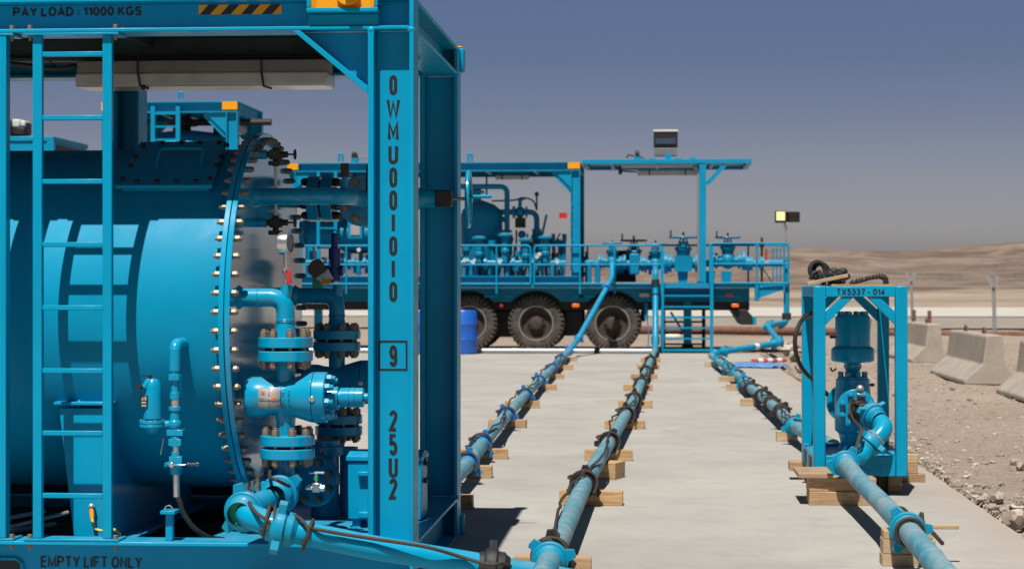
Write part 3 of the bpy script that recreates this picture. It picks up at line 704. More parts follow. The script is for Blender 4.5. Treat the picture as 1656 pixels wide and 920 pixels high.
q = MB(); q.cyl((dx, YD, zd(658)), (dx, YD, zd(646)), .0225, n=14).cyl((dx + .004, YD, zd(731)), (dx + .004, YD, zd(722)), .017, n=14).cyl((dx + .006, YD, zd(778)), (dx + .006, YD, zd(767)), .017, n=12)
q.cyl((dx + .008, YD, zd(803)), (dx + .006, YD, zd(777)), .0165, n=16); q.build('threaded_nipple', M['steel'], dr, .001)
q = MB(); q.beam((dx - .045, YD - .035, zd(708)), (dx - .058, YD - .04, zd(734)), .004, .019, (0, 1, 0)); q.build('valve_lever', M['steel'], dr, .002)
q = MB(); q.beam((dx - .02, YD - .044, zd(750)), (dx + .068, YD - .046, zd(749)), .004, .022, (0, 1, 0)); q.cyl((dx - .004, YD - .056, zd(750)), (dx - .004, YD - .04, zd(750)), .013, n=12); q.build('valve_lever', M['steel'], dr, .002)
q = MB(); q.beam((dx + .066, YD - .047, zd(749)), (dx + .132, YD - .049, zd(747.8)), .008, .026, (0, 1, 0)); gp = q.build('lever_grip', M['black'], dr, .004)
text_on("BALON", dx + .073, dx + .113, zd(751), zd(746), YD - .0538, dr, 'white', t=.2)
q = MB(); q.torus((dx + .121, YD - .0538, zd(748.6)), (0, 1, 0), .0075, .0012, 16, 5); q.build('lettering', M['white'], dr)
# steam trap
tx = W(247, 640, 9.25).x
b = MB(); b.lathe([(zd(682), .030), (zd(676), .046), (zd(664), .045), (zd(625), .042), (zd(618), .036), (zd(613), .026), (zd(611), .001)], (tx, 9.25, 0), (0, 0, 1), 24)
b.cyl((tx - .004, 9.25, zd(690)), (tx - .004, 9.25, zd(685.5)), .06, n=28).cyl((tx - .004, 9.25, zd(684.5)), (tx - .004, 9.25, zd(679)), .06, n=28)
b.lathe([(zd(702), .001), (zd(699), .025), (zd(693), .040), (zd(690), .045)], (tx, 9.25, 0), (0, 0, 1), 20)
b.cyl((tx - .03, 9.235, zd(628)), (tx - .045, 9.20, zd(626)), .012, n=10).beam((tx - .03, 9.22, zd(628)), (tx - .01, 9.24, zd(614)), .03, .03)
tp = b.build('steam_trap', V, sk, .002)
q = MB(); q.cyl((tx - .044, 9.203, zd(625.5)), (tx - .05, 9.185, zd(625)), .013, n=12); q.build('plug', M['black'], tp)
q = MB(); q.beam((tx - .030, 9.2062, zd(658)), (tx - .030, 9.2062, zd(638)), .036, .004, (0, 1, 0)); npl = q.build('data_plate', M['ink'], tp, .001)
q = MB()
for (u0, u1, v0, v1) in ((-.012, -.002, 640, 646), (.002, .012, 640, 646), (-.012, .010, 648, 651), (-.012, .012, 653, 656)): q.box(tx - .030 + u0, tx - .030 + u1, 9.2028, 9.2036, zd(v1), zd(v0))
q.build('printed_marks', M['nameplate'], npl)
q = MB(); q.cyl((tx - .012, 9.25, zd(613)), (tx - .012, 9.25, zd(606)), .008, n=8); q.beam((tx - .012, 9.24, zd(609)), (tx - .05, 9.23, zd(606)), .003, .006); q.build('vent_cock', M['bronze'], tp)
for k in range(6):
    t = k * math.pi / 3; q = MB(); q.cyl((tx - .004 + .052 * math.cos(t), 9.25 + .052 * math.sin(t), zd(679)), (tx - .004 + .052 * math.cos(t), 9.25 + .052 * math.sin(t), zd(677)), .006, n=6); q.build('trap_bolt', M['zinc'], tp)
# black drain hose
q = MB(); q.tube(smooth_path([(dx + .008, YD, zd(800)), W(291, 812, 9.27), W(296, 828, 9.28), W(308, 847, 9.30), W(322, 860, 9.33), W(340, 869, 9.40), W(365, 872, 9.6)], 8), .0135, 12); q.build('drain_hose', M['hose'], sk)

# ---- the two valve runs hanging off the end cover
def hexbolts(c, axis, rr, n, l0, l1, r, parent, name='stud_bolt', mat='zinc', ph=.5):
    d, u, w = frame_of(axis); first = None
    for k in range(n):
        a = 2 * math.pi * (k + ph) / n; p = Vector(c) + (u * math.cos(a) + w * math.sin(a)) * rr
        if first is None:
            q = MB(); q.cyl(p + d * l0, p + d * (l0 - .030), r, n=6).cyl(p + d * (l0 - .030), p + d * (l0 - .040), r * .62, n=8).cyl(p + d * l1, p + d * (l1 + .030), r, n=6).cyl(p + d * (l1 + .030), p + d * (l1 + .040), r * .62, n=8)
            q.cyl(p + d * (l0 - .001), p + d * (l1 + .001), r * .5, n=6)
            first = q.build(name, M[mat], parent, .0015); p0 = p; loc0 = first.location.copy()
        else:
            j = first.copy(); sc.collection.objects.link(j); j.parent = parent; j.location = loc0 + (p - p0)
def flange_pair(c, axis, R, th, gap, parent, bolts=8, rb=.021, mat=V, bm='zinc'):
    d = Vector(axis).normalized(); c = Vector(c)
    for s in (-1, 1):
        q = MB(); a = c + d * s * gap / 2; e = c + d * s * (gap / 2 + th); q.lathe([(0, R - .004), (.004, R), (th - .004, R), (th, R - .004)], a, (e - a), 48); q.build('flange', mat, parent)
    q = MB(); q.cyl(c - d * (gap / 2 - .0005), c + d * (gap / 2 - .0005), R * .62, n=24); q.build('gasket', M['black'], parent)
    hexbolts(c, d, R * .80, bolts, -(gap / 2 + th), gap / 2 + th, rb, parent, mat=bm)
def valve_run(Y, X, front):
    s = .003011
    zc = lambda y: 1.43 + (460 - y) * s
    b = MB(); r = .0445
    b.tube(bend([(XF, Y, zc(481)), (X, Y, zc(481)), (X, Y, zc(535))], .13, 10), r, 24)
    b.cyl((XF + .001, Y, zc(481)), (XF + .02, Y, zc(481)), r * 1.35, r * 1.02, n=24)
    for x in (X - .135,): b.torus((x, Y, zc(481)), (1, 0, 0), r, .004, 24, 6)
    b.torus((X, Y, zc(517)), (0, 0, 1), r, .004, 24, 6).torus((X, Y, zc(520)), (0, 0, 1), r, .0035, 24, 6)
    b.lathe([(zc(545), .055), (zc(535), .05), (zc(524), r)], (X, Y, 0), (0, 0, 1), 24)
    b.tube(bend([(X - .02, Y, zc(505)), (X + .004, Y, zc(470)), (X + .004, Y, zc(461))], .02), .0285, 16)      # weld outlet
    np_ = b.build('nozzle_pipe', V, sk, smooth=36); b = MB(); b.cyl((X, Y, zc(582)), (X, Y, zc(625)), .046, n=24)
    # body
    def X_(px): return X + (px - 462) * s
    yb = zc(641.5)
    b.lathe([(X_(396), .058), (X_(397.5), .078), (X_(401), .092), (X_(405), .0985), (X_(426), .0985), (X_(437), .090), (X_(448), .086), (X_(466), .090), (X_(480), .099), (X_(503), .120), (X_(509), .123)], (0, Y, yb), (1, 0, 0), 48)
    b.lathe([(X_(509.8), .118), (X_(510.3), .123), (X_(529), .123), (X_(530.5), .118)], (0, Y, yb), (1, 0, 0), 48)
    b.lathe([(zc(656), .066), (zc(668), .055), (zc(677), .046), (zc(702), .046)], (X, Y, 0), (0, 0, 1), 24)
    for k in range(8):
        a = 2 * math.pi * (k + .25) / 8; cy, cz = Y + .094 * math.cos(a), yb + .094 * math.sin(a)
        b.cyl((X_(530), cy, cz), (X_(538), cy, cz), .021, n=6).cyl((X_(538), cy, cz), (X_(544), cy, cz), .013, n=8)
    b.lathe([(X_(531), .055), (X_(548), .052), (X_(549), .036), (X_(551), .036), (X_(551.5), .047), (X_(566), .048), (X_(566.5), .045), (X_(567.5), .045), (X_(568), .048), (X_(575), .048), (X_(575.5), .045), (X_(576.5), .045), (X_(577), .048), (X_(588), .047), (X_(589.5), .042), (X_(590), .022), (X_(596), .022), (X_(597), .014), (X_(612), .014)], (0, Y, yb), (1, 0, 0), 32)
    q = MB(); q.cyl((X, Y, zc(739)), (X, Y, zc(775)), .0435, n=24); q.build('outlet_spool', V, sk)
    v = b.build('choke_valve', V, sk, smooth=36)
    flange_pair((X, Y, zc(564)), (0, 0, 1), .1325, .050, .016, np_); flange_pair((X + .01, Y, zc(721)), (0, 0, 1), .1325, .050, .014, v)
    def patch(name, mat, pa, pb, z0, z1, rad, par):
        q = MB(); n = 8; vs = []
        for px in (pa, pb):
            for k in range(n + 1):
                ph = math.asin((z0 + (z1 - z0) * k / n) / rad); vs.append((X_(px), Y - rad * math.cos(ph), yb + rad * math.sin(ph)))
        q.add(vs, [(k, k + 1, n + 2 + k, n + 1 + k) for k in range(n)]); pl = q.build(name, M[mat], par); sd = pl.modifiers.new('thick', 'SOLIDIFY'); sd.thickness = .003; return pl
    pl = patch('name_plate', 'nameplate', 424, 459.5, -.052, .046, .1005, v)
    if front:
        patch('printed_band', 'galv', 424.5, 459, -.012, .002, .1022, pl); patch('orange_mark', 'marker', 445, 451, -.012, .006, .1034, pl); patch('orange_mark', 'stripe', 429, 434, .018, .032, .1024, pl); patch('divider', 'bronze', 441.2, 441.9, -.051, .045, .1024, pl)
    q = MB(); q.cyl((X_(512), Y - .118, yb - .001), (X_(512), Y - .128, yb - .001), .014, n=16); q.build('plug', M['steel'], v, .002)
    if front:
        for word, px, h in (("WOM", 464, .020), ("MODEL", 473, .014)):
            cu = bpy.data.curves.new("letters", 'FONT'); cu.body = word; cu.size = h * 1.35; cu.extrude = .002; cu.align_x = 'CENTER'; cu.offset = .0004
            t = bpy.data.objects.new("letters", cu); sc.collection.objects.link(t); bpy.context.view_layer.update()
            me = bpy.data.meshes.new_from_object(t.evaluated_get(bpy.context.evaluated_depsgraph_get())); bpy.data.objects.remove(t); bpy.data.curves.remove(cu)
            rad = .0895 if word == "WOM" else .095
            q = MB(); q.add([(X_(px) - vv.co.y + .008, Y - math.cos(min(1.3, max(-1.3, vv.co.x * 1.5 / rad))) * (rad + .001 + vv.co.z) - 0, yb + .0 + math.sin(min(1.3, max(-1.3, vv.co.x * 1.5 / rad))) * (rad + .001 + vv.co.z)) for vv in me.vertices], [tuple(p.vertices) for p in me.polygons])
            q.build('raised_lettering', V, v, smooth=0); bpy.data.meshes.remove(me)
    return v, X_, zc
v1, X1_, zc1 = valve_run(9.50, -1.806, True)
v2, _, _ = valve_run(11.0, -1.80, False)
# pressure gauge on the front run
s = .003011; gx, gy = -1.802, 9.5
b = MB(); gz = zc1(394); b.lathe([(-.026, .050), (-.022, .055), (.020, .055), (.026, .052), (.027, .046), (.022, .046)], (gx - .005, gy, gz), (1, -.22, 0), 36, False)
b.lathe([(-.026, .050), (-.0261, .001)], (gx - .005, gy, gz), (1, -.22, 0), 36, False)
ga = b.build('pressure_gauge', M['steel'], sk)
q = MB(); dd = Vector((1, -.22, 0)).normalized(); q.cyl(Vector((gx - .005, gy, gz)) + dd * .018, Vector((gx - .005, gy, gz)) + dd * .022, .047, n=32); q.build('dial', M['dial'], ga)
q = MB(); q.cyl((gx, gy, zc1(418)), (gx, gy, zc1(410)), .013, n=6).cyl((gx, gy, zc1(461)), (gx, gy, zc1(410)), .009, n=10).cyl((gx, gy, zc1(428)), (gx, gy, zc1(419)), .014, n=6).cyl((gx, gy, zc1(443)), (gx, gy, zc1(431)), .017, n=8).sphere((gx, gy, zc1(437)), .019, 12, 8).cyl((gx, gy, zc1(457)), (gx, gy, zc1(452)), .014, n=6)
q.build('gauge_stem', M['steel'], ga, .001)
q = MB(); q.beam((gx + .012, gy - .03, zc1(436)), (gx + .022, gy - .036, zc1(459)), .022, .010, (0, 1, 0)); q.build('lever', M['red'], ga, .003)
q = MB(); q.cyl((gx, gy - .02, zc1(436)), (gx, gy - .042, zc1(436)), .008, n=8); q.build('lever_pin', M['steel'], ga)
# dark blue upright lever on the rear run
lv = W(541, 455, 10.95); top = W(541, 377, 10.95)
b = MB(); b.cyl(lv, (lv.x, 10.95, W(0, 402, 10.95).z), .034, n=16).cyl((lv.x, 10.95, W(0, 402, 10.95).z - .002), top, .020, n=14).cyl((lv.x - .055, 10.95, W(0, 438, 10.95).z), (lv.x + .05, 10.95, W(0, 438, 10.95).z), .03, n=12)
nl = b.build('lever_handle', M['navy'], sk, .004)
q = MB(); q.tube([top + Vector((.012 * math.cos(t), 0, .004 + .014 * math.sin(t))) for t in [math.pi * i / 8 for i in range(9)]], .003, 6); q.build('ring', M['bronze'], nl)
q = MB(); q.cyl((lv.x, 10.95, lv.z - .01), (lv.x, 10.95, lv.z + .004), .022, n=12); q.build('collar', M['steel'], nl)
# tags tied to the lever
tg = MB(); c = W(513, 440, 10.85); 
ring = [(-.030, .062), (.008, .075), (.036, .052), (.050, .012), (.022, -.055), (.012, -.06), (-.052, -.004), (-.055, .03)]
tg.prism([(c.x + x, 10.85 - .03 * x, c.z + z) for x, z in ring], (.0, .006, 0)); tg.build
tgo = tg.build('warning_tag', M['kraft'], None, .001); tag(tgo, 'crumpled brown tag hanging beside the dark blue valve lever', 'tag')
q = MB(); q.prism([(c.x + .022, 10.846, c.z - .0555), (c.x + .048, 10.846, c.z + .005), (c.x + .012, 10.848, c.z - .022), (c.x - .01, 10.848, c.z - .036)], (0, -.003, 0)); q.build('pale_corner', M['cream2'], tgo)
q = MB(); q.tube(smooth_path([(c.x + .03, 10.85, c.z + .05), (c.x + .06, 10.87, c.z + .075), (lv.x - .02, 10.92, c.z + .03)]), .002, 5); q.build('tie_string', M['cream2'], tgo)
ct = MB(); c2 = W(520, 450, 10.88)
ct.pbox(505, 443, 521, 466, 10.90, 10.906); cto = ct.build('plastic_card', M['green'], None); tag(cto, 'green plastic card with white and yellow pieces behind the brown tag', 'card')
q = MB(); q.prism([W(523, 447, 10.895), W(530, 434, 10.895), W(540, 452, 10.895), W(526, 452, 10.895)], (0, .003, 0)); q.build('white_card', M['white'], cto)
q = MB(); q.prism([W(517, 460, 10.893), W(518, 452, 10.893), W(536, 450, 10.893), W(534, 459, 10.893)], (0, .003, 0)); q.build('yellow_card', M['orange'], cto)
q = MB(); q.cyl(W(521, 447, 10.903), W(535, 443, 10.93), .002, n=6); q.build('tie_string', M['cream2'], cto)

# ---- sight gauge on the end cover
b = MB(); gx2 = W(446, 250, 9.9).x; za, zb = W(446, 250, 9.9).z, W(446, 360, 9.9).z
sg = None
for i, z in enumerate((za, zb)):
    q = MB(); q.cyl((XF, 9.9, z), (gx2 - .045, 9.9, z), .024, n=14); p = q.build('gauge_arm', V, sk)
    q = MB(); q.box(gx2 - .03, gx2 + .03, 9.87, 9.93, z - .025, z + .022).cyl((gx2 - .05, 9.9, z), (gx2 + .045, 9.9, z), .016, n=8).box(gx2 - .033, gx2 + .03, 9.87, 9.93, z - .055 if i == 0 else z - .062, z - .034 if i == 0 else z - .04)
    q.cyl((gx2, 9.9, z - .06), (gx2, 9.9, z + .035), .016, n=10).cyl((gx2 + .045, 9.9, z), (gx2 + .062, 9.9, z), .018, n=6).cyl((gx2 + .06, 9.9, z), (gx2 + .10, 9.9, z), .005, n=8)
    gv = q.build('gauge_valve', M['bronze'], p, .002)
    q = MB(); q.torus((gx2 + .098, 9.9, z), (1, 0, 0), .019, .005, 20, 6)
    for k in range(5):
        a = 2 * math.pi * k / 5; q.cyl((gx2 + .098, 9.9, z), (gx2 + .098, 9.9 + .019 * math.cos(a), z + .019 * math.sin(a)), .003, n=5); q.sphere((gx2 + .098, 9.9 + .022 * math.cos(a), z + .022 * math.sin(a)), .006, 6, 5)
    q.build('hand_knob', M['bronze'], p)
q = MB(); q.cyl((gx2, 9.9, zb + .035), (gx2, 9.9, za - .055), .0085, n=10); q.build('sight_glass', M['glass'], sk)

# ---- upper outlet: bare pipe that turns back into a flanged valve, its wheel outside the frame
zU = 1.43 + (460 - 317.5) * 10.0 / F
b = MB(); b.tube(bend([(XF, 9.9, zU), (-1.565, 9.9, zU), (-1.565, 10.42, zU + .005)], .12, 10), .042, 24); b.cyl((XF, 9.9, zU), (XF + .03, 9.9, zU), .055, .043, n=24)
b.torus((-1.75, 9.9, zU), (0.999, 0, 0), .042, .0035, 24, 6)
b.cyl((-1.60, 9.97, zU + .03), (-1.59, 9.98, zU + .10), .018, n=12)
up = b.build('outlet_pipe', V, sk)
q = MB(); q.box(-1.612, -1.572, 9.96, 10.0, zU + .10, zU + .17); q.build('vent_plug', M['bronze'], up, .003); q = MB(); q.cyl((-1.49, 10.1, zU + .03), (-1.49, 10.1, zU + .17), .012, n=8).box(-1.465, -1.415, 10.08, 10.12, zU + .08, zU + .11); q.build('vent_plug', M['bronze'], up, .003)
q = MB(); q.cyl((-1.565, 10.42, zU), (-1.565, 10.46, zU), .138, n=40); q.build('flange', V, up, .004)
for k in range(8):
    a = 2 * math.pi * (k + .5) / 8; q = MB(); q.cyl((-1.565 + .105 * math.cos(a), 10.42, zU + .105 * math.sin(a)), (-1.565 + .105 * math.cos(a), 10.395, zU + .105 * math.sin(a)), .022, n=6); q.cyl((-1.565 + .105 * math.cos(a), 10.396, zU + .105 * math.sin(a)), (-1.565 + .105 * math.cos(a), 10.385, zU + .105 * math.sin(a)), .013, n=8); q.build('stud_bolt', M['zinc'], up, .0015)
zV = 1.43 + 137 * 11.05 / F
b = MB(); b.cyl((XF, 10.85, zV), (-1.69, 10.85, zV), .05, n=20).cyl((-1.72, 10.85, zV), (-1.66, 10.85, zV), .06, n=20)
b.lathe([(-1.70, .06), (-1.64, .10), (-1.52, .125), (-1.40, .10), (-1.34, .07), (-1.30, .052), (-1.225, .05)], (0, 10.85, zV), (1, 0, 0), 32); b.cyl((-1.565, 10.4605, zU), (-1.565, 10.78, zV), .06, n=20)
wv = b.build('gate_valve', V, sk)
flange_pair((-1.86, 10.85, zV), (1, 0, 0), .125, .062, .012, wv, 8, .024, bm='bronze')
q = MB(); q.box(-1.225, -1.135, 10.80, 10.90, zV - .045, zV + .045); q.build('stem_block', M['bronze'], wv, .006)
WY = 10.95; wc = W(758, 322, WY); q = MB(); q.cyl((-1.14, 10.86, zV), (wc.x, WY, wc.z), .010, n=10); q.build('stem', M['zinc'], wv)
q = MB(); q.torus(wc, (1, .03, 0), .150, .013, 40, 10)
for k in range(5):
    a = 2 * math.pi * k / 5 + .3; q.cyl(wc, wc + Vector((-.0, .147 * math.cos(a), .147 * math.sin(a))), .008, n=8)
q.cyl(wc - Vector((.02, 0, 0)), wc + Vector((.02, 0, 0)), .026, n=14); hw = q.build('hand_wheel', V, wv)
q = MB(); pk = wc + Vector((.015, -.02, .012)); q.cyl(pk, pk + Vector((.115, 0, .001)), .0105, n=10); q.build('spinner_handle', V, wv, .002)

# ---- junction box behind the post and its latch
b = MB(); jl, jr = W(562.5, 740, 10.0).x, W(681, 740, 10.0).x; zt = W(0, 730, 10.0).z
zl = 1.43 + (460 - 746) * 10.05 / F
b.box(jl, jr, 10.0, 10.28, .2335, zl - .003); jb = b.build('junction_box', T, sk, .006)
q = MB(); q.prism([(jl - .008, 9.99, zl), (jr + .006, 9.99, zl), (jr + .006, 9.99, zl + .024), (jl - .008, 9.99, zl + .024)], (0, .30, 0)); q.prism([(jl - .006, 9.992, zl + .0245), (jr + .004, 9.992, zl + .0245), (jr + .004, 10.14, zl + .05), (jl - .006, 10.14, zl + .05)], (0, .0, -.006)); q.prism([(jr + .004, 9.995, zl + .0245), (jr + .004, 10.285, zl + .0245), (jr + .004, 10.14, zl + .049)], (jl - jr - .01, 0, 0)); q.build('box_lid', T, jb, .004)
q = MB(); q.box(jl + .055, jl + .11, 9.965, 9.998, zl - .075, zl - .052); q.build('box_bracket', T, jb, .004); q = MB(); q.box(jl + .06, jl + .115, 9.96, 9.998, .245, .275); q.build('box_bracket', T, jb, .004)
q = MB(); q.box(jl + .02, jl + .06, 10.02, 10.06, .194, .233).box(jr - .06, jr - .02, 10.02, 10.06, .194, .233).box(jl + .02, jl + .06, 10.2, 10.24, .194, .233).box(jr - .06, jr - .02, 10.2, 10.24, .194, .233); q.build('box_feet', T, jb)
q = MB(); q.box(jr + .001, jr + .014, 10.1, 10.14, zl - .03, zl + .01); q.tube(smooth_path([(jr + .016, 10.12, zl - .01), (jr + .022, 10.12, zl - .06), (jr + .016, 10.12, zl - .10), (jr + .02, 10.16, zl - .13)]), .004, 6); q.box(jr + .001, jr + .018, 10.1, 10.14, zl - .12, zl - .095); q.build('box_latch', M['bronze'], jb, .002)
# lower blind flange and small needle valve near the deck
b = MB(); c = W(512, 776, 10.35); b.lathe([(0, .130), (.004, .135), (.05, .135), (.054, .130)], (c.x, 10.35, c.z), (-.25, -.97, 0), 40); bf = b.build('blind_flange', V, sk)
d, u, w = frame_of((-.25, -.97, 0))
for k in range(8):
    a = 2 * math.pi * (k + .5) / 8; p = Vector((c.x, 10.35, c.z)) + d * .054 + (u * math.cos(a) + w * math.sin(a)) * .105
    q = MB(); q.cyl(p, p + d * .026, .022, n=6); q.cyl(p + d * .026, p + d * .034, .013, n=8); q.build('stud_bolt', M['zinc'], bf, .0015)
b = MB(); b.cyl((c.x + .02, 10.5, c.z), (c.x, 10.352, c.z), .085, n=28).cyl((c.x + .02, 10.5, .193), (c.x + .02, 10.5, c.z + .2), .075, n=24).cyl((c.x + .02, 10.5, c.z + .12), (c.x + .02, 10.5, c.z + .17), .105, n=32)
b.cyl((c.x + .14, 10.55, .193), (c.x + .14, 10.55, c.z + .16), .05, n=20).cyl((c.x - .16, 10.42, c.z - .02), (XF, 10.42, c.z - .02), .09, n=24)
b.build('manifold_body', V, sk, .003)
c = W(511, 788, 9.5)
b = MB(); b.cyl((c.x - .04, 9.5, c.z + .01), (c.x + .03, 9.5, c.z + .01), .010, n=8).box(c.x - .016, c.x + .020, 9.48, 9.52, c.z - .022, c.z + .022).cyl((c.x + .02, 9.5, c.z), (c.x + .042, 9.5, c.z - .003), .018, n=6).cyl((c.x - .05, 9.5, c.z), (c.x - .016, 9.5, c.z), .013, n=6).cyl((c.x, 9.5, c.z + .02), (c.x, 9.5, c.z + .07), .008, n=8)
nv = b.build('needle_valve', M['steel'], sk, .002)
q = MB(); q.cyl((c.x - .033, 9.5, c.z + .072), (c.x + .04, 9.5, c.z + .072), .007, n=8); q.build('tee_handle', M['steel'], nv)
q = MB(); q.cyl((c.x, 9.5, c.z + .035), (c.x, 9.5, c.z + .055), .011, n=8); q.build('packing_nut', M['green'], nv)
# ------------------------------------------------------------------ pipelines on timber blocks
RP = .055
def union_mesh(name, mat, R=RP, big=1.0):
    b = MB(); k = R / .055 * big
    b.lathe([(-.034, .066 * k), (-.030, .078 * k), (-.012, .088 * k), (.020, .088 * k), (.026, .082 * k), (.026, R * 1.0)], (0, 0, 0), (0, 1, 0), 36, False)
    b.lathe([(.024, R * 1.02), (.028, .076 * k), (.060, .074 * k), (.066, .066 * k), (.085, R * 1.0)], (0, 0, 0), (0, 1, 0), 32, False)
    b.lathe([(-.065, R * 1.0), (-.05, .064 * k), (-.034, .066 * k)], (0, 0, 0), (0, 1, 0), 28, False)
    for j in range(3):
        a = math.radians(90 + 120 * j); d = Vector((math.cos(a), 0, math.sin(a))); s = Vector((-math.sin(a), 0, math.cos(a)))
        pts = [d * .080 * k + s * .030 * k, d * .112 * k + s * .021 * k, d * .122 * k + s * .018 * k, d * .122 * k - s * .018 * k, d * .112 * k - s * .021 * k, d * .080 * k - s * .030 * k]
        b.prism([p + Vector((0, -.018, 0)) for p in pts], (0, .036, 0))
        b.torus(d * .106 * k + Vector((0, -.0185, 0)), (0, 1, 0), .008 * k, .0016, 12, 5)
    o = b.build(name, mat, None, .003); return o
U = {}
def union_at(p, d, parent, mat='union', roll=0.0, big=1.0):
    key = (mat, big)
    q = Vector((0, 1, 0)).rotation_difference(Vector(d).normalized()) @ __import__('mathutils').Quaternion((0, 1, 0), roll)
    off = Vector((0, 0, 0))
    if key not in U:
        u = union_mesh('hammer_union', M[mat], RP, big); U[key] = (u.data, WO[u.name].copy()); bpy.data.objects.remove(u)
    me, o0 = U[key]
    o = bpy.data.objects.new('hammer_union', me); sc.collection.objects.link(o); o.parent = parent
    o.rotation_mode = 'QUATERNION'; o.rotation_quaternion = q; o.location = Vector(p) + q @ o0 - WO[parent.name]; WO[o.name] = Vector(p) + q @ o0
    bv = o.modifiers.new('edge', 'BEVEL'); bv.width = .003; bv.segments = 1; bv.limit_method = 'ANGLE'
    return o
def along(P, d):
    for a, c in zip(P, P[1:]):
        L = (c - a).length
        if d <= L: return a + (c - a) * (d / L), (c - a).normalized()
        d -= L
    return P[-1], (P[-1] - P[-2]).normalized()
def rope_path(P, stops, r=RP, side=.6, seed=1):
    rr = random.Random(seed); out = []; L = sum((c - a).length for a, c in zip(P, P[1:])); st = [s for s in stops if 0 < s < L]
    def pt(d, ang, rad):
        p, t = along(P, d); s = t.cross(Vector((0, 0, 1))).normalized(); up = s.cross(t); return p + (s * math.cos(ang) + up * math.sin(ang)) * rad
    a0 = side; prev = None
    for i, s in enumerate(st):
        if prev is not None:
            n = 12
            for j in range(1, n):
                t = j / n; ang = a0 + (.5 + .3 * rr.random()) * math.sin(t * math.pi) * (1 if i % 2 else -1) + t * .25
                out.append(pt(prev + (s - prev) * t, ang + .9, r + .010 + .035 * math.sin(t * math.pi) * rr.uniform(.2, 1)))
        w = 16
        for j in range(w + 4):
            t = j / w; out.append(pt(s - .10 + .05 * t + .012 * math.sin(9 * t), a0 + .9 + t * 2 * math.pi, r * 1.30 + .012 + .008 * math.sin(7 * t + i)))
        out.append(pt(s + .0, a0 + .9 + 1.2, r * 2.0)); out.append(pt(s + .10, a0 + .7, r + .02)); prev = s + .10
    return smooth_path(out, 3)
def line(name, label, pts, stops, cat='pipeline', mats=None, mat='faded', rope=None, rr=.0085):
    P = [Vector(p) for p in pts]; t = thing(name, (P[0].x, P[0].y, 0), label, cat)
    b = MB(); b.tube(P, RP, 20); L = sum((c - a).length for a, c in zip(P, P[1:]))
    for i, s in enumerate(stops):                        # girth welds mid-way
        p, d = along(P, min(L - .05, s + .75)); b.torus(p, d, RP, .003, 24, 5)
    b.build('pipe', M[mat], t)
    for i, s in enumerate(stops):
        p, d = along(P, s); union_at(p, d, t, mats[i % len(mats)] if mats else 'union', RND.uniform(-.5, .5))
    if rope:
        q = MB(); q.tube(rope_path(P, stops, seed=rope[1]), rr, 7); o = q.build('safety_rope', M['rope'], None); tag(o, rope[0], 'rope')
    return t, P
def zline(px, py, z=.147): return G(px, py, z)
# middle line
mid = [zline(893, 897), zline(945, 782), zline(985, 715), zline(1012, 670), zline(1026, 645), zline(1037, 619), zline(1045, 600), zline(1052, 583), zline(1059, 566)]
mid = [mid[0] + (mid[0] - mid[1]).normalized() * .85] + mid
Lm = [0.0]
for a, c in zip(mid, mid[1:]): Lm.append(Lm[-1] + (c - a).length)
mstops = Lm[1:-1]
tm, Pm = line('pipeline', 'middle pipeline on timber blocks with black rubber wrapped unions, running to the trailer ladder', mid, mstops, mats=['black'], rope=('brown wire rope looped along the middle pipeline', 3))
lft = [zline(735, 772), zline(756, 750), zline(779, 718), zline(819, 672), zline(849, 639), zline(872, 616), zline(893, 596), zline(907, 581), zline(920, 568)]
Ll = [0.0]
for a, c in zip(lft, lft[1:]): Ll.append(Ll[-1] + (c - a).length)
tl, Pl = line('pipeline', 'pipeline with bright azure unions coming from behind the tall lettered post', [Vector((-1.33, 11.45, .147))] + lft, [x + (lft[0] - Vector((-1.33, 11.45, .147))).length for x in Ll[1:]], mats=['azure'], rope=('brown wire rope trailing along the pipeline with azure unions', 5))
rg = [zline(1150, 575, .16), zline(1162, 584, .16), zline(1177, 595, .16), zline(1190, 605, .16), zline(1203, 617, .16), zline(1214, 628, .16), zline(1232, 640, .16), zline(1247, 653, .16), zline(1264, 668, .16), zline(1285, 690, .16), Vector((1.33, 15.2, .2))]
Lr = [0.0]
for a, c in zip(rg, rg[1:]): Lr.append(Lr[-1] + (c - a).length)
tr, Pr = line('pipeline', 'pipeline with closely spaced unions entering the back of the small valve frame', rg, Lr[1:-1], mats=['union', 'union', 'union', 'union', 'black', 'black', 'black', 'black', 'union'], rope=('dark wire rope looped through the closely spaced unions', 9))

# timber blocks: one template, copied
bt = MB(); bt.box(-.5, .5, -.5, .5, 0, 1)
def timber(px0, px1, ybase, hpx, depth, label, mat='wood', z0=0.0, rz=0.0, group='timber blocks under the pipes', name='timber_block'):
    a = G(px0, ybase, z0); c = G(px1, ybase, z0); hm = hpx * (a - Vector((0, 0, H))).length / F
    b = MB(); L = (c - a).length
    b.box(-L / 2, L / 2, 0, depth, 0, hm)
    o = b.build(name, M[mat], None, .004, smooth=0)
    for k, v in enumerate(o.data.vertices): v.co += Vector((RND.uniform(-.003, .003), RND.uniform(-.003, .003), 0))
    o.rotation_euler.z = math.atan2(c.y - a.y, c.x - a.x) * .3 + rz
    o.location += Vector(((a.x + c.x) / 2, (a.y + c.y) / 2, z0)); WO[o.name] = o.location.copy()
    return tag(o, label, 'timber block', group)
ordn = ['first', 'second', 'third', 'fourth', 'fifth', 'sixth', 'seventh', 'eighth', 'ninth']
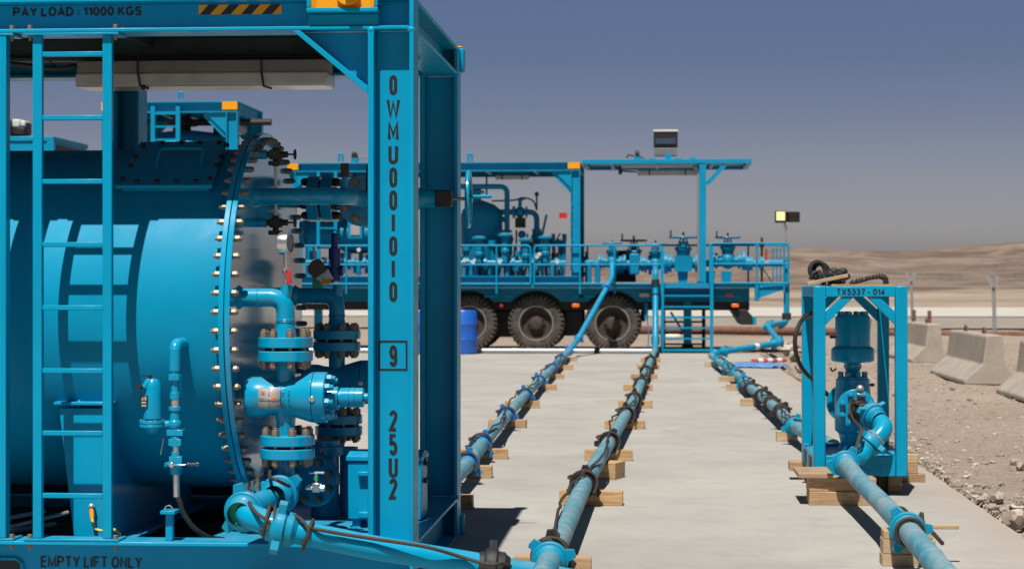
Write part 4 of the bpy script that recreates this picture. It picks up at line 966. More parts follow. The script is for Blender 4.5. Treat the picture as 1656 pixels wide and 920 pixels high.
for i, (a, c, y, h) in enumerate([(830, 956, 928, 27), (905, 1007, 817.5, 23.5), (945, 1023, 745, 17), (978, 1043, 694, 14), (1000, 1055, 660, 12), (1008, 1055, 632, 10), (1020, 1063, 613, 8.5), (1030, 1066, 597, 7.5), (1036, 1068, 586, 7)]):
    timber(a, c, y, h, .10, '%s timber crossing under the middle pipeline, counted from the near end' % ordn[i], rz=RND.uniform(-.06, .06))
timber(956, 1004, 775, 27, .22, 'short end-on timber offcut beside the middle pipeline', rz=-.35)
for i, (a, c, y, h) in enumerate([(725, 764, 823, 22), (735, 795, 773, 19.5), (738, 821, 742, 16), (789, 851, 692, 13.5), (816, 872, 660, 12), (850, 900, 631, 9.5), (870, 912, 613, 8), (888, 927, 598, 7.5), (898, 934, 584, 6.5)]):
    timber(a, c, y, h, .10, '%s timber crossing under the azure union pipeline, counted from the near end' % ordn[i], rz=RND.uniform(-.06, .06))
for i, (a, c, y, h) in enumerate([(1256, 1290, 714, 17), (1198, 1222, 656.5, 12), (1175, 1200, 631.5, 10), (1162, 1205, 617, 9), (1140, 1160, 593, 8)]):
    timber(a, c, y, h, .10, '%s timber under the closely spaced unions, counted from the valve frame' % ordn[i], 'lightwood')
timber(1166, 1204, 617, 8, .09, 'upper of two stacked timbers under the closely spaced unions', 'lightwood', z0=.0835)

# ------------------------------------------------------------------ small valve frame on planks
SY, SB, SZ = 13.5, 14.65, .135
sx0, sx1 = W(1316, 600, SY).x, W(1468, 600, SY).x; sz1 = W(1316, 462.5, SY).z; pw = .080
vf = thing('valve_skid', ((sx0 + sx1) / 2, (SY + SB) / 2, SZ), 'small teal cage frame with an upright valve inside, standing on planks', 'valve frame')
zb1 = W(1316, 737, SY).z; ztb = W(1316, 480, SY).z
for x in (sx0, sx1 - pw):
    for y in (SY, SB - pw):
        b = MB(); b.box(x, x + pw, y, y + pw, SZ, sz1); b.build('corner_post', T, vf, .008)
def vbeam(name, x0, x1, y0, y1, z0, z1): 
    b = MB(); b.box(x0, x1, y0, y1, z0, z1); return b.build(name, T, vf, .004)
for y in (SY + .004, SB - pw + .004):
    vbeam('top_beam', sx0 + pw + .001, sx1 - pw - .001, y, y + pw - .008, ztb, sz1 - .002); vbeam('base_beam', sx0 + pw + .001, sx1 - pw - .001, y, y + pw - .008, SZ + .002, zb1)
for x in (sx0 + .004, sx1 - pw + .004):
    vbeam('top_beam', x, x + pw - .008, SY + pw + .001, SB - pw - .001, ztb, sz1 - .002); vbeam('base_beam', x, x + pw - .008, SY + pw + .001, SB - pw - .001, SZ + .002, zb1)
for y in (SY + .012, SB - .012 - .05):
    for s_, xc in ((1, sx0 + pw), (-1, sx1 - pw)):
        b = MB(); b.prism([(xc - s_ * .0, y, ztb - .19), (xc + s_ * .19, y, ztb - .0005), (xc + s_ * .11, y, ztb - .0005), (xc - s_ * .0, y, ztb - .10)][::1], (0, .05, 0)); b.build('corner_brace', T, vf, .004)
b = MB(); b.box(sx0 + pw, sx1 - pw, SY + pw, SB - pw, zb1 - .03, zb1 - .022)
vfl = b.build('base_plate', T, vf)
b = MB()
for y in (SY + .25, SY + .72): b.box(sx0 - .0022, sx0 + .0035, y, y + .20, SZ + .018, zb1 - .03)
b.build('slot_shade_strips', M['ink'], vf)  # flat black strips; the dark inside of the slots is painted on
text_on("TX5337 - 014", W(1353, 480, SY).x, W(1431.5, 480, SY).x, W(1353, 477.5, SY).z, W(1353, 466.5, SY).z, SY + .0036, vf)
q = MB(); zz = (SZ + zb1) / 2
cu = bpy.data.curves.new("letters", 'FONT'); cu.body = "044"; cu.size = .07; cu.extrude = .002
t_ = bpy.data.objects.new("letters", cu); sc.collection.objects.link(t_); bpy.context.view_layer.update()
me = bpy.data.meshes.new_from_object(t_.evaluated_get(bpy.context.evaluated_depsgraph_get())); bpy.data.objects.remove(t_); bpy.data.curves.remove(cu)
q.add([(W(1414, 752, SY).x + v.co.x, SY + .0035 - v.co.z, zz - .028 + v.co.y) for v in me.vertices], [tuple(p.vertices) for p in me.polygons]); q.build('raised_lettering', T, vf, smooth=0); bpy.data.meshes.remove(me)
# the valve: actuator, yoke, body, flange, outlet
vc = W(1379, 540, 14.05); vx, vy = vc.x, 14.05
def zv(y): return W(1379, y, 14.05).z
ms = W(1380, 540, 14.05).x - vx
b = MB(); b.lathe([(zv(588), .030), (zv(585), .131), (zv(583), .150), (zv(566), .150), (zv(563), .146), (zv(560), .125), (zv(559), .122), (zv(515), .122), (zv(511), .116), (zv(509), .108), (zv(508), .02)], (vx, vy, 0), (0, 0, 1), 40)
for k in range(10):
    a = 2 * math.pi * k / 10; b.cyl((vx + .092 * math.cos(a), vy + .092 * math.sin(a), zv(509)), (vx + .092 * math.cos(a), vy + .092 * math.sin(a), zv(503.5)), .017, n=6)
va = b.build('actuator', V, vf, .002)
b = MB(); b.lathe([(zv(700), .10), (zv(695), .125), (zv(640), .128), (zv(622), .118), (zv(613), .118), (zv(612), .107), (zv(609), .107), (zv(608), .05), (zv(600), .045), (zv(594), .062), (zv(588), .062)], (vx, vy, 0), (0, 0, 1), 36)
b.lathe([(zb1 - .02, .10), (zb1 + .02, .10), (zv(715), .085), (zv(700), .10)], (vx, vy, 0), (0, 0, 1), 24)
for k in range(8):
    a = 2 * math.pi * (k + .4) / 8; b.cyl((vx + .090 * math.cos(a), vy + .090 * math.sin(a), zv(608.5)), (vx + .090 * math.cos(a), vy + .090 * math.sin(a), zv(601)), .02, n=6)
fx = W(1385, 661, 13.74)
b.cyl((vx + .0, vy, fx.z), (fx.x, 13.78, fx.z), .075, n=24).cyl((vx - .02, vy, fx.z + .02), (vx - .02, vy + .32, fx.z + .0), .085, n=24)
vb = b.build('valve_body', V, vf, .002)
b = MB(); b.cyl((fx.x, 13.74, fx.z), (fx.x, 13.785, fx.z), .135, n=36); fl = b.build('flange', V, vb, .004); b = MB(); b.cyl((vx - .02, 14.37, fx.z), (vx - .02, 14.42, fx.z), .135, n=30); fl = b.build('flange', V, vb, .004)
for k in range(8):
    a = 2 * math.pi * (k + .5) / 8; q = MB(); p = Vector((fx.x + .105 * math.cos(a), 13.74, fx.z + .105 * math.sin(a))); q.cyl(p, p - Vector((0, .03, 0)), .021, n=6); q.cyl(p - Vector((0, .03, 0)), p - Vector((0, .04, 0)), .012, n=8); q.build('stud_bolt', V, vb, .0015)
q = MB(); q.tube(smooth_path([W(1352, 596, 13.95), W(1346, 600, 13.9), W(1343, 594, 13.9)]), .006, 6); q.cyl((vx - .16, vy, zv(545)), (vx - .12, vy, zv(545)), .010, n=8); q.cyl((vx + .12, vy, zv(622)), (vx + .15, vy, zv(622)), .010, n=8); q.build('grease_fitting', M['bronze'], vb)
# front outlet: faded spool, swivel elbows dropping to the pipe below
b = MB(); e0 = Vector((fx.x, 13.74, fx.z)); e1 = W(1403, 667, 13.60); b.tube([e0, e1], .058, 20); sp = b.build('spool', M['faded'], vb)
q = MB(); 
q.tube(bend([W(1401, 668, 13.64), W(1434, 690, 13.44), W(1401, 727, 13.36)], .075, 8), .062, 20); q.tube(bend([W(1403, 723, 13.365), W(1388, 742, 13.28), W(1366, 748, 12.95)], .06, 6), .058, 18); el = q.build('swivel_elbow', V, vf)
union_at(W(1410, 671, 13.56), (W(1424, 684, 13.5) - W(1401, 668, 13.64)), vf, 'union', .3, 1.0); union_at(W(1409, 715, 13.375), (W(1401, 727, 13.36) - W(1425, 700, 13.39)), vf, 'union', .9, 1.0)
union_at(W(1391, 663, 13.67), e1 - e0, vf, 'black', .5, .8)
q = MB(); q.torus(W(1416, 707, 13.385), (W(1401, 727, 13.36) - W(1425, 700, 13.39)), .064, .008, 24, 6); q.build('grey_ring', M['galv'], el)
q = MB(); c0 = W(1391, 640, 13.72); q.cyl(c0 - Vector((0, 0, .03)), c0 + Vector((0, 0, .045)), .012, n=8).sphere(c0 + Vector((0, 0, .05)), .026, 10, 8).cyl(c0 + Vector((-.02, 0, .012)), c0 + Vector((.03, 0, .012)), .012, n=8); q.build('bleed_valve', M['galv'], vf)
q = MB(); q.tube(smooth_path([W(1388, 652, 13.58), W(1379, 645, 13.62), W(1374, 660, 13.6), W(1380, 678, 13.46), W(1392, 692, 13.28), W(1389, 706, 13.24), W(1383, 725, 13.16), W(1374, 741, 12.96), W(1364, 740, 12.88), W(1359, 752, 12.84), W(1367, 764, 12.76), W(1377, 755, 12.82), W(1384, 732, 13.08), W(1393, 700, 13.22), W(1396, 692, 13.27)], 5), .008, 7)
o = q.build('safety_rope', M['rope']); tag(o, 'dark wire rope tied round the swivel elbow of the valve frame', 'rope')
# front right pipeline
f0 = W(1366, 748, 12.95); fr = [Vector(f0), W(1390, 777, 12.2), W(1430, 817, 11.0), zline(1467, 856, .236), zline(1525, 925, .18), zline(1622, 1030, .15), zline(1800, 1240, .13)]
Lf = [0.0]
for a, c in zip(fr, fr[1:]): Lf.append(Lf[-1] + (c - a).length)
tf_, Pf = line('pipeline', 'bleached pipeline rising from the foreground onto a timber stack at the valve frame', fr, [.05, Lf[3]], mats=['union'])
q = MB(); q.tube(smooth_path([W(1368, 742, 12.86), W(1372, 760, 12.76), W(1378, 775, 12.5), W(1390, 790, 12.0), W(1410, 806, 11.3), W(1440, 818, 10.9), W(1462, 823, 10.35), W(1470, 838, 10.05), W(1463, 852, 9.95), W(1462, 868, 9.92), W(1470, 874, 9.94), W(1482, 853, 10.0), W(1490, 830, 10.1), W(1493, 845, 10.0), W(1506, 858, 9.86), W(1524, 878, 9.6)], 6), .0105, 7)
q.torus((Pf[3] + Vector((0, -.10, 0))), (Pf[4] - Pf[3]), RP + .012, .010, 30, 7)
o = q.build('safety_rope', M['rope']); tag(o, 'brown wire rope lying along the bleached foreground pipeline', 'rope')
# planks and stacks under the frame
def plank(px0, px1, y1, hpx, depth, label, z0=0.0, mat='plank', rz=0.0, D=None):
    return timber(px0, px1, y1, hpx, depth, label, mat, z0, rz, 'planks under the valve frame', 'plank')
plank(1309, 1415, 817, 21.5, .20, 'lower timber of the stack under the front of the valve frame', mat='wood')
plank(1308, 1416, 794.5, 21.3, .19, 'second timber up in the stack in front of the valve frame', z0=.088, mat='wood', rz=.01)
def xyplank(x0, x1, y0, y1, z0, z1, label, mat='plank', rz=0.0):
    b = MB(); b.box(x0, x1, y0, y1, z0, z1); o = b.build('plank', M[mat], None, .004, smooth=0); o.rotation_euler.z = rz; return tag(o, label, 'plank', 'planks under the valve frame')
pl0, pl1 = W(1290, 768, 13.0).x, W(1346, 768, 13.0).x
xyplank(pl0, pl1, 12.92, 13.42, .176, .206, 'thin weathered plank on top of the front timber stack')
xyplank(sx0 + .01, sx1 + .075, 14.62, 14.77, .0, .066, 'low plank under the back end of the valve frame', rz=.02)
xyplank(sx0 - .09, sx0 + .36, 14.60, 14.76, .068, .1335, 'upper plank jutting out beside the back posts of the valve frame')
xyplank(sx0 + .37, sx0 + .455, 14.0, 14.5, .0, .132, 'short plank end poking out under the front beam, beside the pipe')
xyplank(sx0 + .475, sx0 + .575, 13.9, 14.5, .0, .132, 'second short plank end under the front beam', 'wood')
xyplank(sx0 + .02, sx0 + .16, 13.7, 14.5, .0, .132, 'dark plank under the cage corner behind the front timber stack')
xyplank(sx1 - .10, sx1 - .01, 13.75, 14.55, .0, .132, 'dark bottom plank under the post facing the stones')
xyplank(sx1 - .20, sx1 + .25, 14.50, 14.615, .0, .060, 'small low block end under the corner post facing the stones')
xyplank(sx1 - .10, sx1 + .20, 14.52, 14.61, .0615, .1335, 'small upper block end under the corner post facing the stones')
xyplank(sx1 + .004, sx1 + .20, 14.52, 14.60, .1345, .20, 'pale offcut lying beside the base facing the stones', 'lightwood')
# second stack under the foreground union
a = G(1427, 915); wz = .40
def blk(u0, u1, v0, v1, z0, z1, label, mat='lightwood', rz=0.0):
    b = MB(); b.box(a.x + u0, a.x + u1, a.y + v0, a.y + v1, z0, z1); o = b.build('timber_block', M[mat], None, .004, smooth=0); o.rotation_euler.z = rz; tag(o, label, 'timber block', 'timber blocks under the pipes')
blk(.0, .275, 0, .14, 0, .060, 'bottom timber of the pale stack under the foreground union')
blk(.004, .268, .004, .15, .0615, .135, 'wide middle timber of the pale stack under the foreground union')
blk(.008, .085, .01, .14, .1365, .180, 'small split block on top of the pale stack')
blk(.10, .26, .02, .15, .1365, .176, 'flat wedge on the pale stack carrying the union')
blk(.20, .40, .10, .14, .178, .200, 'pale stick jutting out behind the foreground union')
# things lying on the frame's top
b = MB(); b.box(sx0 + .12, sx1 - .09, SY + .02, SB - .05, sz1 + .001, sz1 + .012); o = b.build('board', M['wood'], None, smooth=0); tag(o, 'thin wooden board lying across the top of the valve frame', 'board')
sz2 = sz1 + .012
b = MB(); b.beam(W(1305.5, 459, 13.56), W(1371, 445.5, 13.60), .026, .024); o = b.build('stick', M['lightwood'], None, .003); tag(o, 'pale wooden stick lying slanted across the black hose bundle', 'stick')
b = MB(); cc = W(1322, 437, 13.8); b.torus(cc, (.35, -1, .15), .056, .017, 30, 8)
b.torus(cc + Vector((.03, .05, -.012)), (.5, -1, .3), .060, .017, 30, 8)
rr = random.Random(4); pts = []
for i in range(26): pts.append(W(1322 + i * 1.7, 452 - 8 * math.sin(i * .9) - (i % 3) * 2, 13.7 + .12 * math.sin(i * 1.7)))
b.tube(smooth_path(pts, 4), .016, 8)
for i in range(7): b.sphere(W(1340 + i * 4.5, 447 - (i % 3) * 4, 13.75), .033, 9, 7, 0, (1.1, .8, .8))
b.tube(smooth_path([W(1310, 452, 13.7), W(1318, 440, 13.7), W(1330, 447, 13.72), W(1345, 455, 13.7), W(1366, 456, 13.75)], 6), .014, 8)
o = b.build('hose_bundle', M['black']); tag(o, 'tangled bundle of black hose heaped on the valve frame', 'hose bundle')
b = MB(); b.tube(smooth_path([W(1374, 458, 13.8), W(1392, 454, 13.8), W(1408, 449.5, 13.8), W(1424, 447.5, 13.8), W(1428, 450, 13.8)], 5), [.010] + [.014] * 19 + [.016], 8); b.tube(smooth_path([W(1424, 447, 13.8), W(1431, 450, 13.8), W(1433, 459.5, 13.8)], 5), .020, 8)
for i in range(9): p = W(1378 + i * 5.5, 456.5 - i * 1.25, 13.79); b.cyl(p, p + Vector((RND.uniform(-.01, .01), -.008, .022)), .006, .002, n=5)
o = b.build('hose_end', M['black']); tag(o, 'black taped hose end bent down at the back of the valve frame top', 'hose')
b = MB(); b.tube(smooth_path([W(1316, 506, 14.3), W(1303, 512, 14.1), W(1293, 524, 14.0), W(1286, 545, 13.95), W(1287, 570, 13.95), W(1294, 590, 14.0), W(1304, 604, 14.1), W(1316, 615, 14.25), W(1340, 640, 14.4)], 7), .016, 10)
b.cyl(W(1318, 506, 14.3), W(1302, 512, 14.1), .019, n=10); o = b.build('control_hose', M['hose'], vf)

# ------------------------------------------------------------------ foreground discharge pipe out of the vessel skid to the middle line
X0 = -1.80
dz = lambda y, Y, px=440: W(px, y, Y).z
t = thing('discharge_line', (X0, 9.2, 0), 'teal pipe with hammer unions bending out of the vessel skid towards the middle pipeline', 'pipeline')
pA = Vector((X0, 9.5, zc1(770))); pB = Vector((X0, 9.5, zc1(800))); pC = W(452, 798, 9.42); pD = W(390, 832, 8.92)
pE = W(445, 850, 8.86); pFn = W(793, 916, 8.95)
b = MB(); b.tube(bend([Vector((X0 + .006, 9.62, zc1(776))), W(467, 795, 9.62), W(440, 804, 9.40), W(426, 812, 9.2)], .09, 8), .048, 20); b.build('spool', M['union'], t)
b = MB(); b.tube(bend([W(428, 810, 9.22), W(392, 831, 8.86), W(470, 858, 8.80)], .10, 10), .057, 20); b.build('swivel_elbow', M['teal'], t)
b = MB(); b.tube([W(462, 856, 8.80), W(600, 884, 8.84), pFn], RP, 20); b.build('pipe', M['teal'], t)
union_at(W(452, 799, 9.40), W(426, 812, 9.17) - W(452, 799, 9.42), t, 'union', .45, 1.06)
union_at(W(396, 826, 8.93), W(380, 836, 8.8) - W(428, 810, 9.22), t, 'union', 1.35, 1.06)
union_at(W(452, 853, 8.80), W(600, 884, 8.84) - W(462, 856, 8.80), t, 'union', .55, 1.06)
dA = (W(380, 836, 8.8) - W(428, 810, 9.22)).normalized(); cA = W(396, 826, 8.93)
b = MB(); b.cyl(cA - dA * .02, cA + dA * .040, .066, n=28); b.build('grey_ring', M['galv'], t, .003)
b = MB(); b.cyl(cA + dA * .0405, cA + dA * .047, .0605, n=28); b.build('green_seal', M['green'], t)
b = MB()
for k in range(4): p = W(390 + k * 9, 790 - k * 3.5, 9.03 + k * .05); b.cyl(p - Vector((0, 0, .04)), p + Vector((0, 0, .016)), .007, n=8)
b.build('studs', M['zinc'], t)
union_at(pFn, Vector((1, .1, -.14)), t, 'black', .2, 1.0)
dF = (pFn - W(600, 884, 8.84)).normalized(); b = MB(); b.tube(bend([pFn, pFn + dF * .42, mid[0] + Vector((-.02, -.02, 0))], .10, 8), .054, 20); b.build('swivel_elbow', M['union'], t)
union_at(mid[1] + (mid[0] - mid[1]).normalized() * .17, mid[0] - mid[1], t, 'union', .8, 1.0)
b = MB(); b.tube(smooth_path([W(428, 765, 9.52), W(412, 778, 9.3), W(404, 795, 9.08), W(403, 812, 8.86), W(414, 828, 8.77), W(428, 838, 8.74), W(436, 845, 8.735), W(432, 860, 8.74), W(422, 862, 8.79), W(424, 845, 8.86), W(440, 832, 8.88), W(462, 830, 8.82), W(482, 836, 8.77), W(493, 846, 8.75), W(499, 858, 8.74), W(496, 873, 8.745), W(490, 876, 8.77), W(492, 852, 8.86), W(510, 855, 8.755), W(555, 863, 8.762), W(600, 870, 8.775), W(690, 884, 8.80), W(752, 902, 8.86), W(790, 912, 8.83), W(812, 911, 8.86), W(840, 918, 9.0), W(870, 912, 9.1), W(886, 899, 9.3)], 6), .0085, 8)
for pp, dd, rr_ in ((W(432, 843, 8.80), (1, .1, -.2), .073), (W(442, 846, 8.80), (1, .25, -.1), .075), (W(498, 864, 8.81), (1, .1, -.35), .070)): b.torus(pp, dd, rr_, .0085, 30, 8)
b.tube(smooth_path([W(440, 752, 9.55), W(436, 770, 9.3), W(448, 776, 9.2), W(468, 786, 9.3)], 6), .0085, 8)
o = b.build('safety_rope', M['rope']); tag(o, 'brown wire rope wound round the unions of the foreground discharge pipe', 'rope')
# ------------------------------------------------------------------ the big trailer behind
TY = 42.0; SF = 42.2 / F
DP = paint('deck pipework paint', (.0, .225, .385), rough=.42, coat=.05, dust=.4, wear=.4)
DK = paint('shade darkened trailer skirt', (.0, .17, .28), rough=.5, coat=.0, dust=.25)  # darker copy of the trailer paint; shade below the deck is in its colour
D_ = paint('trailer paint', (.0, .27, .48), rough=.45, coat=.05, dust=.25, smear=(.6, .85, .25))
def pz(y, Y=TY, px=900): return W(px, y, Y).z
def pxx(px, Y=TY): return W(px, 460, Y).x
trl = thing('process_trailer', (pxx(880), 43.2, 0), 'long teal trailer with dusty wheels, railings and canopy at the slab end', 'trailer')
def part(name, mat, parent, fn, bevel=.0):
    b = MB(); fn(b); return b.build(name, mat, parent, bevel)
# deck, skirt with wheel arches, chassis
zdk, zdk0 = pz(458), pz(465.5)
b = MB(); b.box(pxx(440), pxx(1222), TY, TY + 2.5, zdk0, zdk); b.build('deck', D_, trl, .006)
WC = [(757, 520), (866, 520), (990, 520)]; WR = .60
wz = .60
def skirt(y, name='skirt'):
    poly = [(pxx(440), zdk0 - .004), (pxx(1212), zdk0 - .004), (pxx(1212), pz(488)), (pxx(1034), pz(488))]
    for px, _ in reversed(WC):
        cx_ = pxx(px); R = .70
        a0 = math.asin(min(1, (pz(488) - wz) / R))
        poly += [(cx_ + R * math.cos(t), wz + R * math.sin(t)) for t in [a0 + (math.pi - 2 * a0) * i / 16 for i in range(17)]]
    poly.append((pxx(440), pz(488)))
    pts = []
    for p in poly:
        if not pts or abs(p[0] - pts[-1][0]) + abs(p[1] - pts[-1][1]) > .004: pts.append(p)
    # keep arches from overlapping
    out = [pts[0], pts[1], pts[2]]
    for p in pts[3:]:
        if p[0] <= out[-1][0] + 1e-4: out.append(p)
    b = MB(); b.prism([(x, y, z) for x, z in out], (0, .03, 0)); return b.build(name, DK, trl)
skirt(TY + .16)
b = MB()
for a, c in ((782, 804), (816, 829), (924, 962), (936, 944), (1075, 1110), (1112, 1150), (1160, 1176), (1186, 1196)): b.box(pxx(a), pxx(c), TY + .145, TY + .159, pz(481), pz(478))
b.build('side_rail_strip', D_, trl)
b = MB(); b.box(pxx(440), pxx(1214), TY + .55, TY + .75, pz(502), zdk0 - .01).box(pxx(440), pxx(1214), TY + 1.75, TY + 1.95, pz(502), zdk0 - .01)
for px in (500, 620, 811, 928, 1060, 1190): b.box(pxx(px) - .1, pxx(px) + .1, TY + .76, TY + 1.74, pz(498), pz(470))
for px, _ in WC: b.cyl((pxx(px), TY + .5, wz), (pxx(px), TY + 2.0, wz), .09, n=12).box(pxx(px) + .25, pxx(px) + .45, TY + .6, TY + .85, wz - .28, pz(500)).box(pxx(px) - .5, pxx(px) - .34, TY + .6, TY + .85, wz - .2, pz(500))
b.build('chassis', M['chassis'], trl, .01)
b = MB(); b.prism([(pxx(1183), TY + .2, pz(500)), (pxx(1208), TY + .2, pz(500)), (pxx(1218), TY + .2, pz(512)), (pxx(1218), TY + .2, pz(525)), (pxx(1199), TY + .2, pz(525))], (0, 2.0, 0)); b.box(pxx(1190), pxx(1212), TY + .3, TY + .5, pz(500.5), zdk0 - .01)
b.build('bumper', M['chassis'], trl, .01)
b = MB(); b.box(pxx(1216.5) + .02, pxx(1222.5) + .02, TY + .25, TY + .6, pz(525), pz(512)); b.build('rear_lamp', D_, trl, .01)
for px in (931, 1189): part('marker_light', M['marker'], trl, lambda b: b.pbox(px - 6, 491, px + 6, 497, TY + .10, TY + .158), .01)
for px, w in ((1180, 6), (1042, 8)): part('reflector', M['reflector'] if px > 1100 else M['cream'], trl, lambda b: b.pbox(px - w, 474, px + w, 480, TY + .13, TY + .158), .004)
part('marker_light', M['reflector'], trl, lambda b: b.sphere(W(811, 494, TY + .2), .05, 10, 6), 0)
for a_, c_, yb_ in ((784, 829, 545), (912, 944, 543), (640, 712, 545), (1036, 1044, 520)): q = MB(); q.pbox(a_, 501, c_, yb_, TY + .8, TY + 1.7); q.build('underbody_tank', M['chassis'], trl, .04)
# wheels
def wheel_mesh():
    t = MB(); w = .20
    t.lathe([(-w, .36), (-w - .015, .42), (-w - .02, .50), (-w + .02, .565), (-w + .07, .592), (0, .598), (w - .07, .592), (w - .02, .565), (w + .02, .50), (w + .015, .42), (w, .36)], (0, 0, 0), (0, 1, 0), 72, False)
    for i in range(36):
        a = 2 * math.pi * i / 36; d = Vector((math.cos(a), 0, math.sin(a))); s = Vector((-math.sin(a), 0, math.cos(a)))
        for sd in (-1, 1):
            t.obox(d * .592 + Vector((0, sd * .10, 0)) + s * (.02 if sd > 0 else -.02), d * .014, s * .028 + Vector((0, sd * .0, 0)), Vector((0, .085, 0)))
            t.obox(d * .545 + Vector((0, sd * .197, 0)), d * .040, s * .026, Vector((0, .014, 0)))
    r = MB(); r.lathe([(-.205, .372), (-.20, .33), (-.15, .315), (-.10, .31), (-.09, .20), (-.13, .14), (-.20, .135), (-.215, .10), (-.215, .001)], (0, 0, 0), (0, 1, 0), 40, False)
    r.lathe([(.10, .31), (.205, .372)], (0, 0, 0), (0, 1, 0), 40, False)
    for i in range(10):
        a = 2 * math.pi * i / 10; r.cyl((.165 * math.cos(a), -.155, .165 * math.sin(a)), (.165 * math.cos(a), -.10, .165 * math.sin(a)), .016, n=6)
    return t, r
def wheel(cx_, y, parent):
    wt, wr = wheel_mesh(); c = Vector((cx_, y, wz))
    e = bpy.data.objects.new('wheel', None); sc.collection.objects.link(e); e.empty_display_size = .2; place(e, c, parent)
    for nm, q, m in (('tyre', wt, 'tyre'), ('rim', wr, 'rim')):
        q.v = [tuple(Vector(v) + c) for v in q.v]; q.build(nm, M[m], e, smooth=40)
    q = MB(); q.torus(c + Vector((0, -.205, 0)), (0, 1, 0), .366, .012, 40, 6); q.build('rim_edge', M['galv'], e)
    return e
w0 = wheel(pxx(WC[0][0]), TY + .42, trl); wheels = [w0]
for px, _ in WC[1:]: wheels.append(copy_tree(w0, (pxx(px), TY + .42, wz), trl))
for px, _ in WC: wheels.append(copy_tree(w0, (pxx(px), TY + 2.1, wz), trl, math.pi))
# railings
def rail(px0, px1, posts, yt=397, ym=428, yb=459, curveL=False, curveR=False, Y=None, ends=True):
    Y = Y or TY - .03; q = MB(); r = .022
    for y in (yt, ym, yb): pass
    x0, x1 = pxx(px0, Y), pxx(px1, Y)
    q.tube(bend([(x0, Y, pz(yb, Y)), (x0, Y, pz(yt, Y)), (x1, Y, pz(yt, Y)), (x1, Y, pz(yb, Y))], .10 if (curveL or curveR) else .03, 5), r, 8)
    q.cyl((x0, Y, pz(ym, Y)), (x1, Y, pz(ym, Y)), r * .9, n=8).cyl((x0, Y, pz(yb, Y)), (x1, Y, pz(yb, Y)), r, n=8)
    for p in posts: q.cyl((pxx(p, Y), Y, pz(yb + 16, Y)), (pxx(p, Y), Y, pz(yt, Y)), r, n=8)
    return q.build('railing', D_, trl)
rail(487, 858, [560, 604, 690, 803], curveL=True, curveR=True); rail(864, 1071, [938, 994], curveL=True); rail(1148, 1275, [1224, 1268], 394, 427, 458, curveL=True)
rail(864, 1275, [950, 1100, 1210], Y=TY + 2.45)
q = MB()
for px in (1250, 1256, 1262, 1268): q.cyl((pxx(px, TY + 1.2), TY + 1.2, pz(455)), (pxx(px, TY + 1.2), TY + 1.2, pz(400)), .018, n=6)
xe = pxx(1275)
for y in (395, 428, 458): q.cyl((xe, TY - .03, pz(y)), (xe, TY + 2.45, pz(y)), .02, n=8)
q.build('end_railing', D_, trl)
q = MB(); q.prism([(pxx(1222.5), TY + .02, pz(465)), (pxx(1275), TY + .02, pz(461)), (pxx(1275), TY + .02, pz(466)), (pxx(1230), TY + .02, pz(481)), (pxx(1222.5), TY + .02, pz(481))], (0, .06, 0)); q.box(pxx(1223), pxx(1275), TY + .09, TY + 2.4, pz(464), pz(459.5)); q.cyl((pxx(1224), TY - .0, pz(487)), (pxx(1224), TY, pz(458)), .05, n=8); q.build('end_platform', D_, trl)
# ladder gate and steps
q = MB(); YL = TY - .10
for px in (1071, 1151): q.box(pxx(px, YL) - .035, pxx(px, YL) + .035, YL, YL + .07, .0, pz(398, YL))
for y in (567,): q.box(pxx(1071, YL), pxx(1151, YL), YL + .01, YL + .06, .02, .07)
for y in (478, 496, 513, 530, 547): q.box(pxx(1074, YL), pxx(1148, YL), YL + .0, YL + .05 + (547 - y) * .004, pz(y, YL) - .018, pz(y, YL) + .018)
q.build('access_ladder', D_, trl)
q = MB(); 
for px in (1073, 1138):
    q.cyl((pxx(px, TY + 1.8), TY + 1.8, .02), (pxx(px, TY + 1.8), TY + 1.8, pz(500, TY + 1.8)), .04, n=8)
for y in (520, 538, 556): q.cyl((pxx(1073, TY + 1.8), TY + 1.8, pz(y, TY + 1.8)), (pxx(1138, TY + 1.8), TY + 1.8, pz(y, TY + 1.8)), .022, n=8)
q.build('far_ladder', M['chassis'], trl)
# landing leg
q = MB(); q.box(pxx(1106), pxx(1119), TY + .5, TY + .68, .16, pz(470)); 
for y in (525, 532, 539, 546): q.box(pxx(1105), pxx(1120), TY + .485, TY + .5, pz(y) - .02, pz(y) + .02)
ll = q.build('landing_leg', D_, trl, .004)
q = MB(); q.lathe([(.0, .26), (.03, .26), (.18, .10)], (pxx(1112.5), TY + .59, 0), (0, 0, 1), 4, True, 0, math.pi / 4); q.build('foot', M['chassis'], ll)
q = MB(); q.beam((pxx(1107), TY + .59, pz(540)), (pxx(1085), TY + .59, pz(505)), .05, .05); q.build('brace', D_, ll)
for px in (500, 600):
    q = MB(); q.box(pxx(px), pxx(px + 12), TY + .6, TY + .78, 0.02, pz(470)); q.build('landing_leg', D_, trl, .004)
q = MB(); q.tube([W(1045, 490, TY + .3), W(1045, 516, TY + .3)], .04, 8); q.tube(smooth_path([W(1045, 505, TY + .3), W(1049, 540, TY + .3), W(1047, 566, TY + .3)]), .012, 6); q.build('drain_cock', D_, trl)
